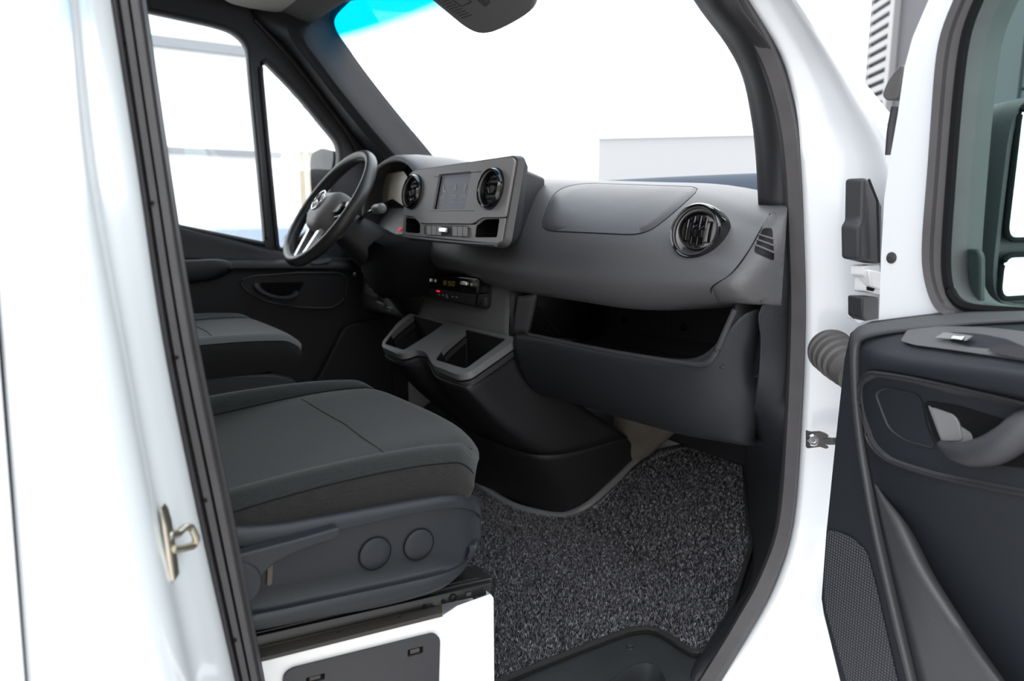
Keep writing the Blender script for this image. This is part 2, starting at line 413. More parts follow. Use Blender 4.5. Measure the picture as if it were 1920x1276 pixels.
# inner trim of the windscreen pillar
wi = [(1240, -120, -.69), (1310, 0, -.70), (1368, 80, -.705), (1400, 140, -.71), (1417, 220, -.72), (1425, 290, -.73), (1430, 384, -.75)]
wo = [(1345, -120), (1360, 0), (1425, 92), (1452, 170), (1466, 240), (1474, 300), (1479, 396)]
rows = []
for (u, v, y), (u2, v2) in zip(wi, wo):
    a = V(u, v, 'Y', y); b = V(u2, v2, 'Y', -.80)
    rows.append([a+Vector((.10, -.05, 0)), a, mixv(a, b, .45)+Vector((-.014, .004, .0)), mixv(a, b, .85)+Vector((-.01, 0, 0)), b+Vector((.015, -.01, 0))])
obj('pillar_trim', loft(rows, 5, 5), M['black'], wr, ang=50, solid=.003)
rp0 = V(1325, -175, 'Y', -.80)
rp_ = [tuple(rp0), (rp0.x-.09, -.79, rp0.z+.09), (rp0.x-.20, -.785, rp0.z+.17), (.35, -.78, max(1.40, rp0.z+.22)), (.10, -.78, 1.44), (-.40, -.78, 1.445)]
obj('roof_rail', sweep(cr(rp_, 5), [(-.03, -.04), (.03, -.04), (.04, 0), (.03, .04), (-.03, .04)], (0, 1, 0)), M['white'], wr, ang=50)
obj('roof_rail_trim', sweep(cr([(x-.012, y+.028, z-.012) for x, y, z in rp_], 5), [(-.02, -.035), (.03, -.035), (.035, 0), (.03, .035), (-.02, .035)], (0, 1, 0)), M['black'], wr, ang=50)
# side panel between dashboard end and seal, kick panel down to the sill
kl = [V(1458, 394, 'Y', -.800), V(1457, 470, 'Y', -.822), V(1454, 534, 'Y', -.83), V(1424, 586, 'Y', -.825), V(1427, 640, 'Y', -.82), V(1420, 720, 'Y', -.80), V(1400, 835, 'X', 1.20), VN(1397, 900, (1.1, 0, 0), (-.6, 0, 1)),
      VN(1405, 985, (1.1, 0, 0), (-.6, 0, 1)), VN(1412, 1012, (1.1, 0, 0), (-.6, 0, 1)), V(1402, 1090, 'Z', 0), V(1360, 1160, 'Z', 0), V(1312, 1228, 'Z', 0), V(1270, 1330, 'Z', -.02)]
kr = [V(1481, 394, 'Y', -.80), V(1484, 470, 'Y', -.80), V(1484, 534, 'Y', -.80), V(1482, 590, 'Y', -.80), V(1480, 640, 'Y', -.80), V(1478, 720, 'Y', -.80), V(1472, 835, 'Y', -.80), V(1466, 900, 'Y', -.80),
      V(1460, 985, 'Y', -.80), V(1456, 1012, 'Y', -.80), V(1424, 1090, 'Y', -.80), V(1384, 1160, 'Y', -.80), V(1340, 1228, 'Y', -.80), V(1290, 1330, 'Y', -.80)]
rows = [[mixv(a, b, t)+Vector((-.006*math.sin(math.pi*t), 0, 0)) for t in (0, .3, .6, .85, 1)] for a, b in zip(kl, kr)]
obj('kick_panel', loft(rows, 4, 4), M['kick'], wr, ang=60, solid=.003)

# sill tread below the mat, with the step well
tz = -.006
to = pn([(900, 1290), (1010, 1240), (1170, 1172), (1220, 1172), (1315, 1215), (1345, 1232), (1290, 1330), (1200, 1480), (900, 1600)], (0, 0, tz), (0, 0, 1))
th = pn([(1080, 1330), (1150, 1276), (1186, 1252), (1212, 1246), (1234, 1256), (1252, 1282), (1220, 1370), (1130, 1470), (1040, 1440)], (0, 0, tz), (0, 0, 1))
sill = obj('trim_1', plate(rnd(to, .02), (0, 0, -.012), [rnd(th, .03)]), M['tread'], kind='structure', bevel=.003)
WL[sill.name] = Vector()
thr = rnd(th, .03)
cen = sum(thr, Vector())/len(thr)
obj('step_well', grid([[p+Vector((0, 0, .004)) for p in [cen+(q-cen)*1.06 for q in thr]], [p+Vector((0, 0, .006)) for p in thr], [p+(cen-p)*.05+Vector((0, 0, -.02)) for p in thr], [p+(cen-p)*.16+Vector((0, 0, -.30)) for p in thr], [cen+Vector((0, 0, -.30))]*len(thr)], cu=True), M['tread'], sill, ang=60)
p = VN(1182, 1214, (0, 0, tz), (0, 0, 1))
obj('screw_hole', lathe([(.0075, .0005), (.0065, .0025), (.0045, .001), (.0035, -.004), (0, -.004)], p, (0, 0, 1), 14), M['black'], sill)
# outer step trim seen low down beside the door
obj('outer_step_trim', plate(pn([(1462, 1238), (1530, 1258), (1545, 1330), (1440, 1330)], (0, 0, -.30), (0, 0, 1)), (0, 0, -.03)), M['lower'], sill, bevel=.003)

# ---- windscreen with blue top band
wsrow = []
for z, xe, xc in ((.70, 1.30, 1.48), (.85, 1.25, 1.42), (1.0, 1.135, 1.29), (1.15, 1.015, 1.15), (1.30, .90, 1.015), (1.41, .825, .92)):
    wsrow.append([Vector((xe+(xc-xe)*(1-(abs(y)/.80)**2.2), y, z)) for y in [-.80+.1*k for k in range(17)]])
obj('window_1', grid(wsrow), M['windscreen'], kind='structure')

# ---- left body side: front pillar trim
wl = struct('wall_left')
pe = [(640, -8), (602, 24), (578, 52), (582, 78), (606, 112), (640, 158), (700, 232), (762, 304), (800, 350)]
pd = [(455, -30), (478, 30), (505, 60), (532, 86), (566, 128), (606, 180), (652, 240), (690, 292), (700, 340)]
rows = []
for (u, v), (u2, v2) in zip(pe, pd):
    a = V(u, v, 'Y', .70); b = V(u2, v2, 'Y', .815)
    rows.append([a+Vector((.10, .04, .05)), a, mixv(a, b, .40)+Vector((-.015, -.025, -.01)), mixv(a, b, .50)+Vector((-.016, -.024, -.01)), b+Vector((0, -.01, 0)), b+Vector((.02, .04, 0))])
obj('pillar_trim', loft(rows, 4, 5), M['black'], wl, ang=24, solid=.003)
obj('body_side', box((-.42, .86, -.66), (-.02, .95, 1.50)), M['white'], wl)
obj('front_wing', box((1.05, .86, -.6), (1.9, .95, .70)), M['white'], wl, bevel=.05)

# cowl and wiper panel beyond the dashboard
cw = [[(1.34, y, .80), (1.42, y, .858+.012*math.cos(y*1.6)), (1.50, y, .872+.014*math.cos(y*1.6)), (1.62, y, .86), (1.75, y, .80)] for y in [-.8, -.6, -.3, 0, .3, .6, .8]]
obj('windscreen_cowl', loft(cw, 4, 4), M['carnavy'], wr, solid=.004)

# ================================================================== OUTSIDE
bR = thing('roller_door_building', 'dark slate building with ribbed roller door seen through the open door window', 'building', (6, 2, -.66))
d = Vector((.625, .78, 0)).normalized(); nrm = Vector((.78, -.625, 0))
B0 = CAM+Vector((math.sin(math.radians(60.9)), math.cos(math.radians(60.9)), 0))*8.8; B0.z = -.66
def wallbox(t0, t1, z0, z1, dep0, dep1):
    a, b = B0-d*t0, B0-d*t1
    vs = []
    for z in (z0, z1):
        for p, dd in ((a, dep0), (b, dep0), (b, dep1), (a, dep1)): vs.append(Vector((p.x, p.y, z))+nrm*dd)
    return vs, [(3,2,1,0),(4,5,6,7),(0,1,5,4),(1,2,6,5),(2,3,7,6),(3,0,4,7)]
obj('dark_wall', wallbox(0, 2.2, -.66, 6, 0, .3), M['wallgrey'], bR)
obj('rear_wall', wallbox(2.2, 4.2, -.66, 6, .12, .3), M['matt'], bR)
for k in range(20):
    z = -.6+k*.33
    obj('panel', wallbox(2.2, 4.1, z, z+.318, .02, .12), M['doorpanel'], bR, bevel=.01)
lc = thing('louvre_column', 'tall narrow column of pale ribbed louvres at the corner of the dark building', 'louvre', tuple(B0))
obj('backing', wallbox(-.72, -.02, -.66, 6, .06, .2), M['wallgrey'], lc)
obj('edge_strip', wallbox(-.12, -.02, -.66, 6, -.06, .05), M['louvre'], lc)
obj('edge_strip', wallbox(-.76, -.66, -.66, 6, -.02, .2), M['wallgrey'], lc)
k = 0; sl0 = None
while True:
    z = .3+k*.112; k += 1
    if z > 4.6: break
    if sl0 is None:
        sl0 = obj('slat', wallbox(-.66, -.12, z, z+.062, -.05, .05), M['louvre'], lc)
    else:
        c_ = sl0.copy(); COL.objects.link(c_); c_.location = (0, 0, z-.3)

def simple_van(name, loc, yaw, L, W_, H, bodym, label, cat, group=None):
    t = thing(name, label, cat, loc); c, s = math.cos(yaw), math.sin(yaw)
    def T(g): return [Vector((loc[0]+p[0]*c-p[1]*s, loc[1]+p[0]*s+p[1]*c, loc[2]+p[2])) for p in g[0]], g[1]
    side = [(-L/2, .35), (-L/2, H*.97), (-L/2+.1, H), (L*.22, H), (L*.34, H*.62), (L*.47, H*.50), (L/2, H*.42), (L/2, .3)]
    g = plate([Vector((x, -W_/2, z)) for x, z in side], (0, W_, 0)); obj('body', T(g), bodym, t, bevel=.05)
    for sgn in (-1, 1):
        wv = [Vector((x, sgn*(W_/2+.005), z)) for x, z in ((L*.05, H*.9), (L*.21, H*.9), (L*.31, H*.60), (L*.05, H*.58))]
        obj('side_window', T(plate(wv, (0, .01*sgn, 0))), M['gloss'], t)
        for x in (-L*.3, L*.33):
            obj('wheel', T(lathe([(.0, 0), (.2, 0), (.33, .02), (.33, .2), (.2, .22), (0, .22)], (x, sgn*W_/2-.11*sgn-.11, .33), (0, 1, 0), 24)), M['rubber'], t)
    wv = [Vector((L*.235, y, H*.96)) for y in (-W_*.42, W_*.42)]+[Vector((L*.335, y, H*.64)) for y in (W_*.45, -W_*.45)]
    obj('windscreen', T(plate([p+Vector((.03, 0, .02)) for p in wv], (.01, 0, .01))), M['gloss'], t)
    return t
simple_van('parked_van', (13.5, 14.5, -.66), math.radians(-60), 5.2, 1.9, 2.25, M['white'], 'white van parked ahead beyond the windscreen', 'van')
simple_van('parked_car', (2.3, 8.0, -.66), math.radians(8), 4.0, 1.7, 1.32, M['carblue'], 'small blue car parked below the driver window', 'car')

hd = math.radians(47); hx, hy = math.sin(hd), math.cos(hd)
hc_ = CAM+Vector((hx, hy, 0))*42
fb = thing('far_hall', 'long pale grey hall on the horizon beyond the windscreen', 'building', (hc_.x, hc_.y, -.66))
def fbox(a0, a1, z0, z1, d0, d1):
    vs = []
    for z in (z0, z1):
        for a_, d_ in ((a0, d0), (a1, d0), (a1, d1), (a0, d1)): vs.append(Vector((hc_.x-hy*-a_+hx*d_, hc_.y-hx*a_+hy*d_, z)))
    return vs, [(3,2,1,0),(4,5,6,7),(0,1,5,4),(1,2,6,5),(2,3,7,6),(3,0,4,7)]
obj('wall', fbox(-4.7, 22, -.66, 5.05, 0, 3), M['hall'], fb)
obj('roof_edge', fbox(-4.8, 22, 4.95, 5.1, -.2, 3), M['pale'], fb)
yb = thing('yard_building', 'beige brick building across the yard behind the photographer', 'building', (0, -9, -.66))
obj('wall', box((-14, -10, -.66), (2.2, -9, 4.2)), M['beige'], yb)
obj('roof_edge', box((-14.2, -10, 4.2), (2.4, -8.8, 4.5)), M['beam'], yb)

lb = thing('white_hall', 'white clad hall with two grey beams behind the driver window', 'building', (2, 12, -.66))
obj('wall', box((-4, 13, -.66), (4.35, 13.4, 5)), M['pale'], lb)
obj('beam', box((-4, 12.88, 3.67), (3.9, 13, 3.84)), M['beam'], lb)
obj('beam', box((-4, 12.88, 1.86), (4.35, 13, 1.96)), M['beam'], lb)
bb = thing('beige_shed', 'low beige brick shed with grey roof seen through the quarter window', 'building', (6, 14, -.66))
obj('wall', box((4.75, 13, -.66), (8, 13.25, 2.0)), M['beige'], bb)
obj('roof_band', box((4.7, 12.9, 2.0), (8, 13.25, 2.55)), M['pale'], bb)
sc_ = thing('scaffold_tower', 'pale scaffold tower between white hall and beige shed', 'scaffold', (4.2, 12, -.66))
for x in (4.35, 4.72):
    for y in (12.0, 12.6):
        obj('post', tube([(x, y, -.66), (x, y, 3.0)], .03, 8), M['pale'], sc_)
for z in (.2, .9, 1.6, 2.3, 2.95):
    obj('rung', tube([(4.35, 12.0, z), (4.72, 12.0, z)], .025, 8), M['pale'], sc_)
    obj('rung', tube([(4.35, 12.0, z), (4.35, 12.6, z)], .025, 8), M['pale'], sc_)

# ================================================================== DASHBOARD
from mathutils.bvhtree import BVHTree
D = thing('dashboard', 'dark grey van dashboard with vents, centre screen panel and open glove shelf', 'dashboard', (.95, 0, .6))
P0 = [(1.06, .604), (.985, .607), (.93, .618), (.905, .652), (.915, .70), (.943, .752), (.985, .80), (1.03, .832), (1.09, .848), (1.22, .852), (1.42, .83)]
P1 = [(1.03, .64), (.985, .645), (.94, .652), (.913, .675), (.922, .695), (.944, .716), (.968, .740), (.99, .762), (1.02, .790), (1.08, .803), (1.28, .785)]
ys = [.80, .55, .30, .10, -.10, -.25, -.40, -.52, -.60, -.66, -.70, -.735, -.765, -.79, -.803, -.815, -.827, -.834, -.836]
rows = []
for y in ys:
    t = min(1, sstep(-.52, -.86, y)/sstep(-.52, -.86, -.803)) if y < -.52 else 0
    ex_ = {-.815: .005, -.827: .020, -.834: .050, -.836: .13}.get(y, 0)
    zc = .055*(y+.45) if y > -.6 else .055*(-.15)
    zc = max(-.02, min(.03, zc))
    lipz = .022*sstep(-.15, .1, y)
    r = []
    for i, (a, b) in enumerate(zip(P0, P1)):
        x = a[0]+(b[0]-a[0])*t+ex_; z = a[1]+(b[1]-a[1])*t
        z += zc*sstep(4, 8, i)*(1-t)+lipz*(1-sstep(2, 5, i))
        r.append(Vector((x, y, z)))
    rows.append(r)
pad = loft(rows, 5, 4)
for p in pad[0]:   # the pad ends against the pillar seal
    if p.y < -.70: p.y = max(p.y, p.x/1.405-1.55)
obj('dash_pad', pad, M['dash'], D, ang=70, solid=.003)
padT = BVHTree.FromPolygons([tuple(v) for v in pad[0]], pad[1])
def hit(u, v, tree=None, off=0.0):
    d = (FW + RT*((u-960)/F) - UP*((v-638)/F)).normalized()
    loc, n, i, dist = (tree or padT).ray_cast(CAM, d)
    if loc is None: return None
    if n.dot(d) > 0: n = -n
    return loc+n*off
# airbag cover: a shallow proud panel following the pad, with an open joint around it
ab = rnd([Vector((u, v, 0)) for u, v in [(1011, 433), (1210, 442), (1262, 402), (1316, 352), (1092, 344), (1040, 356)]], [26, 60, 60, 20, 30, 30], 6)
ab = resamp(ab, 72)
pts = [hit(p.x, p.y, off=.0012) for p in ab]
pts = [p for p in pts if p is not None]
obj('airbag_joint', tube(pts, .0011, 6, closed=True), M['matt'], D)
cx_ = sum((p for p in ab), Vector())/len(ab)
rings = []
for s in (.992, .98, .8, .6, .4, .2, .0):
    rings.append([hit(cx_.x+(p.x-cx_.x)*s, cx_.y+(p.y-cx_.y)*s, off=(.0005 if s > .985 else .0022)) for p in ab])
rings = [[q for q in r] for r in rings]
if all(q is not None for r in rings for q in r):
    obj('airbag_cover', grid(rings, cu=True), M['dash'], D, ang=60)

# end cap with the side window outlet
sm = [(1347, 566, -.782), (1334, 540, -.785), (1371, 514, -.80), (1404, 471, -.80), (1421, 441, -.80), (1444, 402, -.80)]
om = [(1422, 583, -.83), (1440, 562, -.835), (1455, 532, -.835), (1457, 488, -.835), (1457, 445, -.83), (1458, 395, -.82)]
cpo = rnd([Vector((u, v, 0)) for u, v in [(1347, 566), (1334, 540), (1371, 514), (1404, 471), (1421, 441), (1447, 396), (1456, 398), (1456, 525), (1440, 558), (1420, 578)]], [3, 3, 30, 20, 20, 3, 3, 20, 12, 8], 4)
cpo = resamp(cpo, 64); cc_ = Vector((1415, 510, 0))
rings = []
for s in (1.0, .985, .85, .7, .5, .3, .0):
    r = []
    for p in cpo:
        k = s
        while True:
            q = cc_+(p-cc_)*k; h = hit(q.x, q.y, off=(.0003 if s == 1.0 else .0022))
            if (h is not None and h.y < -.70 and h.x < 1.1) or k <= 0: break
            k -= .03
        r.append(h if h is not None else hit(cc_.x, cc_.y))
    rings.append(r)
capg = grid(rings, cu=True)
obj('dash_end_cap', capg, M['dash'], D, ang=60)
capT = BVHTree.FromPolygons([tuple(v) for v in capg[0]], capg[1])
seam = [(hit(u, v, off=.001) or V(u, v, 'Y', y))+Vector((-.001, -.001, 0)) for u, v, y in sm]
obj('end_cap_joint', tube(cr(seam, 6), .0012, 6), M['matt'], D)
gv = rnd([Vector((u, v, 0)) for u, v in [(1430, 428), (1448, 428), (1451, 489), (1413, 472)]], [6, 5, 5, 5], 3)
gv = resamp(gv, 40); gc = sum(gv, Vector())/40
gl = [[hit(gc.x+(p.x-gc.x)*s, gc.y+(p.y-gc.y)*s, capT, .0012) for p in gv] for s in (1.0, .75, .5, .25, .0)]
if all(q is not None for r in gl for q in r):
    so = obj('side_outlet', grid(gl, cu=True), M['vane'], D)
    for (u, v), (u2, v2) in zip([(1423, 441), (1419, 450), (1416, 460)], [(1450, 449), (1450, 461), (1451, 474)]):
        q_ = [hit(u+(u2-u)*t/5, v+(v2-v)*t/5, capT, .0018) for t in range(6)]
        if all(p is not None for p in q_): obj('slat', tube(q_, .0018, 6), M['dash'], so)

# round vents
SGN = 1
def round_vent(name, c, n, R_, opened=0.0, parent=D, up=(0, 0, 1)):
    n = Vector(n).normalized(); c = Vector(c)
    u_ = Vector(up)-n*Vector(up).dot(n); u_.normalize(); s_ = n.cross(u_)
    rot = Matrix.Rotation(opened, 3, u_)
    nn = rot @ n; ss = rot @ s_
    v = obj(name, lathe([(R_*1.09, -.024), (R_*1.09, .004), (R_*1.06, .011), (R_*1.0, .0145), (R_*.93, .0125), (R_*.89, .008), (R_*.88, .004), (R_*.88, -.004)], c, n, 44), M['gloss'], parent, ang=60)
    obj('chrome_ring', lathe([(R_*.925, .0115), (R_*.91, .0128), (R_*.89, .011), (R_*.89, .008)], c, n, 44), M['satin'], v)
    obj('dish', lathe([(R_*.89, .005), (R_*.80, .0015), (0, .0008)], c, n, 44), M['fascia'] if opened else M['vane'], v, ang=60)
    if opened:
        # the inner barrel is swung round: its rim stands out on one side
        b = c+n*.003-s_*(R_*.13)*SGN
        obj('barrel', lathe([(R_*.72, -.012), (R_*.74, .010), (R_*.72, .0125), (R_*.68, .012), (R_*.66, .008), (R_*.65, -.001), (0, -.002)], b+n*.002, nn, 40), M['vane'], v, ang=50)
        b = b+n*.004
    else:
        b = c+n*.003
        obj('barrel', lathe([(R_*.84, -.001), (R_*.83, .004), (R_*.78, .0065), (R_*.74, .004), (R_*.70, .0005), (0, .0)], b, nn, 40), M['vane'], v, ang=50)
    h0 = R_*(.56 if opened else .66)
    for k in (-2, -1, 1, 2) if not opened else (-2, -1, 0, 1, 2):
        h = h0*math.sqrt(max(.05, 1-(k/2.7)**2))
        if opened: pa = [b+ss*(k*R_*.22)+u_*(h*t)+nn*(.006-.003*abs(t)) for t in (-1, -.5, 0, .5, 1)]
        else: pa = [b+u_*(k*R_*.26)+ss*(h*t)+nn*(.004-.003*abs(t)) for t in (-1, -.5, 0, .5, 1)]
        obj('slat', tube(pa, .0030, 8, flat=.6), M['gloss'], v)
    if opened:
        for k in (-1, 1): obj('cross_slat', tube([b+u_*(k*R_*.38)+ss*(R_*.60*t)+nn*.002 for t in (-1, 0, 1)], .0022, 8, flat=.6), M['gloss'], v)
    obj('vane_knob', join(*[tube([b+ss*dx-u_*(R_*.24)+nn*.006, b+ss*dx+nn*.010, b+ss*dx+u_*(R_*.24)+nn*.006], .0045, 8) for dx in ((-.006, .006) if opened else (0,))]), M['gloss'], v)
    return v
vc = hit(1308, 435); 
if vc is None: vc = Vector((.955, -.70, .76))
_d = (FW + RT*((1308-960)/F) - UP*((435-638)/F)).normalized()
vn = Vector((-1, -.16, .26)).normalized()
round_vent('passenger_vent', vc-_d*.020, vn, .045, opened=.42)

# ---------------- centre screen panel
FP = (.82, 0, .80); FN = Vector((-1, 0, .20)).normalized()
def fp(u, v, off=0.0): return VN(u, v, Vector(FP)+FN*off, FN)
outl = [(772, 319), (964, 291), (972, 298), (969, 318), (947, 448), (938, 460), (762, 447), (755, 440), (764, 345)]
ol = [Vector((u, v, 0)) for u, v in outl]
ol = rnd(ol, [26, 8, 6, 20, 12, 10, 8, 6, 30], 5)
o3 = [fp(p.x, p.y) for p in ol]
cen = sum(o3, Vector())/len(o3)
def bk(sy, sz_, x, dz=0, dy=0): return [Vector((x, cen.y+(p.y-cen.y)*sy+dy, cen.z+(p.z-cen.z)*sz_+dz)) for p in o3]
body = [[p-(p-cen)*.03 for p in o3], [p for p in o3], [p+(p-cen)*.012-FN*.003 for p in o3], [p+(p-cen)*.034-FN*.012 for p in o3], [p-(p-cen)*.06-FN*.035 for p in o3], bk(.60, .90, .93, -.004, .035), bk(.36, .80, 1.05, -.012, .06)]
fas = obj('screen_surround', grid(body[:4], cu=True, caps=False), M['dash'], D, ang=40)
obj('screen_housing', grid(body[3:], cu=True, caps=False), M['black'], D, ang=40)
# upper face plate (stands proud over the switch row) with holes for the vents and the screen
up = [(773, 322), (963, 295), (969, 301), (966, 320), (950, 408), (908, 408), (890, 420), (793, 419), (781, 407), (760, 404), (767, 345)]
upl = rnd([Vector((u, v, 0)) for u, v in up], [24, 6, 5, 15, 5, 6, 6, 6, 6, 4, 20], 5)
def ell(u, v, ru, rv, n=28): return [Vector((u+ru*math.cos(2*math.pi*k/n), v+rv*math.sin(2*math.pi*k/n), 0)) for k in range(n)]
def circ3(c, r, n=32, nn=FN):
    x, y = frame_of(nn); return [c+x*r*math.cos(2*math.pi*k/n)+y*r*math.sin(2*math.pi*k/n) for k in range(n)]
cL, cR = fp(779, 361), fp(927, 355)
scr = [(827, 328), (888, 322), (876, 393), (815, 393)]
scr3 = [fp(u, v) for u, v in scr]
obj('face_plate', plate([fp(p.x, p.y, .0) for p in upl], FN*.006, [circ3(cL, .0445), circ3(cR, .0445), rnd(scr3, .004, 3)]), M['fascia'], D, bevel=.0015)
round_vent('centre_vent', cL+FN*.004, FN, .040)
round_vent('centre_vent', cR+FN*.004, FN, .040)
# screen
sb = obj('screen_bezel', plate([p-FN*.003 for p in scr3], -FN*.004), M['gloss'], D)
cs = sum(scr3, Vector())/4
sd = [p+(cs-p)*.05-FN*.002 for p in scr3]
obj('screen_glass', plate(sd, -FN*.001), M['screen'], sb)
def sp(a, b): # a across 0..1, b down 0..1 on the screen
    return mixv(mixv(scr3[0], scr3[1], a), mixv(scr3[3], scr3[2], a), b)-FN*.0008
ig = []
ig.append(tube(cr([sp(.14, .30), sp(.15, .40), sp(.20, .47), sp(.25, .50)], 4), .0016, 5))
ig.append(tube([sp(.52, .30), sp(.50, .48)], .0014, 5)); ig.append(tube([sp(.50, .36), sp(.56, .44)], .0014, 5))
ig.append(tube(cr([sp(.80, .30), sp(.84, .36), sp(.80, .44), sp(.83, .50)], 3), .0014, 5))
for a in (.10, .43, .74):
    ig.append(tube([sp(a, .62), sp(a+.16, .62)], .0010, 4)); ig.append(tube([sp(a-.02, .68), sp(a+.19, .68)], .0007, 4))
    ig.append(tube([sp(a+.02, .80), sp(a+.06, .80)], .0012, 4)); ig.append(tube([sp(a+.10, .80), sp(a+.14, .80)], .0012, 4))
obj('screen_icons', join(*ig), M['icon'], sb)
# lines above and below the screen
for a, b in (((815, 331), (903, 321)), ((803, 394.5), (890, 394.5))):
    obj('trim_line', tube([fp(*a, .0062), fp(*b, .0062)], .0009, 6), M['satin'], D)
# lower band with two pockets and the switch row
def pocket(pp):
    q = rnd([Vector((u, v, 0)) for u, v in pp], 4, 3); a = [fp(p.x, p.y, .0) for p in q]
    return a
lowband = [(759, 405), (781, 408), (793, 420), (890, 421), (908, 409), (950, 409), (943, 452), (934, 457), (764, 441), (756, 437)]
pl1 = pocket([(761, 408), (780, 410), (789, 420), (789, 438), (760, 435)]); pl2 = pocket([(893, 424), (910, 411), (938, 410), (933, 445), (891, 445)])
swb = pocket([(798, 422), (881, 424), (879, 445), (798, 440)])
obj('lower_band', plate([fp(u, v, -.001) for u, v in lowband], FN*.003, [[p-FN*.001 for p in pl1], [p-FN*.001 for p in pl2]]), M['fascia'], D, bevel=.001)
for q in (pl1, pl2):
    obj('pocket', grid([[p-FN*.001 for p in q], [p-FN*.03 for p in q], [sum(q, Vector())/len(q)-FN*.03]*len(q)], cu=True), M['matt'], D, ang=60)
obj('front_ledge', tube(cr([fp(757, 443, .004), fp(800, 448, .006), fp(870, 455, .007), fp(930, 459, .004)], 5), .0045, 8, flat=.8), M['dash'], D)
sw = obj('switch_row', plate([p+FN*.002 for p in swb], FN*.003), M['lower'], D, bevel=.0008)
for i in range(8):
    t0, t1 = i/8+.008, (i+1)/8-.008
    if i in (3, 4): continue
    a, b, c_, d_ = (fp(800+78*t, 423+2*t if top else 440+4*t, .0052) for t, top in ((t0, 1), (t1, 1), (t1, 0), (t0, 0)))
    k = obj('switch', plate([a, b, c_, d_], FN*.0018), M['fascia'], sw, bevel=.0008)
for u, v in ((866, 441), (875, 441)):
    obj('switch_print', tube([fp(u, v, .0075), fp(u+3, v, .0075)], .0008, 4), M['mark'], sw)
ch = [fp(828, 427, .006), fp(842, 427, .006), fp(841, 437, .006), fp(828, 436, .006)]
obj('chrome_toggle', plate(ch, FN*.008), M['chrome'], D, bevel=.002)

# ---------------- instrument cluster in front of the wheel
hood = []
for x, s in ((.90, .92), (.915, .985), (.96, 1.0), (1.06, .98), (1.12, .94)):
    r = []
    for k in range(21):
        a = math.pi*(-.12+1.24*k/20)
        yy = .435-math.cos(a)*.20*s
        zz = .80+math.copysign(abs(math.sin(a))**.7, math.sin(a))*.155*s
        r.append(Vector((x+.02*(zz-.8)/.15, yy, zz)))
    hood.append(r)
obj('cluster_hood', grid(hood), M['dash'], D, ang=50, solid=.012, bevel=.003)
inner = [Vector((1.02, .435-math.cos(math.pi*(-.12+1.24*k/20))*.185, .80+math.copysign(abs(math.sin(math.pi*(-.12+1.24*k/20)))**.7, math.sin(math.pi*(-.12+1.24*k/20)))*.14)) for k in range(21)]
ip = obj('instrument_panel', plate([Vector((.985 if p.z < .8 else 1.0, p.y, p.z)) for p in inner], (.01, 0, 0)), M['matt'], D)
obj('instrument_glass', plate(rnd([Vector((.975, .60, .80)), Vector((.985, .585, .915)), Vector((.985, .30, .915)), Vector((.975, .28, .80))], .02), (.002, 0, 0)), M['gloss'], ip)
obj('glass_reflection', plate(rnd(px([(706, 328), (757, 321), (764, 332), (757, 386), (736, 372), (716, 382)], 'X', .968), .008), (.001, 0, 0)), mat('painted_reflection', (.42, .39, .32), .3), ip)  # reflection in the instrument glass, painted as a cream plate
for u, v, l in ((742, 440, 5), (748, 432, 3)):
    obj('red_telltale', tube([V(u, v, 'X', .93), V(u+l, v-4, 'X', .93)], .003, 6), M['red'], ip)
obj('column_end_cap', plate(px([(735, 448), (755, 446), (752, 452), (738, 456)], 'X', .90), (.01, 0, 0)), M['satin'], D)
ob = px([(745, 462), (754, 452), (757, 462), (752, 480), (744, 482)], 'X', .89)
sk = obj('light_switch', plate(rnd(ob, .006), (.012, 0, 0)), M['gloss'], D, bevel=.002)
obj('switch_ring', tube(rnd([p+Vector((-.002, 0, 0)) for p in ob], .006), .0012, 6, closed=True), M['satin'], sk)

# ---------------- lower centre panel under the pad
rows = []
for y in (.86, .60, .36, .10, -.05, -.128):
    rows.append([Vector((.99, y, .66)), Vector((.962, y, .63)), Vector((.955, y, .58)), Vector((.95, y, .52)), Vector((.953, y, .485)), Vector((.975, y, .462)), Vector((1.05, y, .45))])
obj('lower_panel', loft(rows, 4, 3), M['satin'], D, ang=60, solid=.003)
for q in (((968, 556), (957, 626)), ((793, 560), (787, 598))):
    a, b = (V(u, v, 'X', .949) for u, v in q)
    obj('panel_joint', tube([a, b], .0011, 6), M['matt'], D)
rows = []
for t in (0, .5, 1):
    r = [V(968+(957-968)*t, 556+70*t, 'X', .951), V(985-10*t, 553+72*t, 'X', .947), V(1004-16*t, 552+74*t, 'X', .940), V(1010-16*t, 552+74*t, 'X', .965)]
    rows.append(r)
obj('bezel_strip', loft(rows, 3, 3), M['dash'], D, ang=60, solid=.002)

# climate control unit (glossy, tilted)
cq = [(800, 514), (897, 522), (893, 551), (797, 539)]
ca3 = [V(*cq[0], 'X', .912), V(*cq[1], 'X', .912), V(*cq[2], 'X', .905), V(*cq[3], 'X', .905)]
cl = [V(*p, 'X', x) for p, x in (((797, 540), .905), ((893, 552), .905), ((890, 572), .918), ((798, 556), .918))]
cu_ = obj('climate_unit', join(plate(rnd(ca3, .006), (.04, 0, 0))), M['gloss'], D, bevel=.002)
obj('button_bar', plate(rnd(cl, .006), (.035, 0, 0)), M['lower'], cu_, bevel=.003)
obj('side_strip', tube([V(899, 528, 'X', .905), V(893, 570, 'X', .91)], .0022, 8), M['gloss'], cu_)
obj('unit_housing', box((.93, -.045, .555), (.97, .20, .63)), M['black'], cu_, bevel=.012)
def cq_(a, b, off=.0): return mixv(mixv(ca3[0], ca3[1], a), mixv(ca3[3], ca3[2], a), b)+Vector((-off, 0, 0))
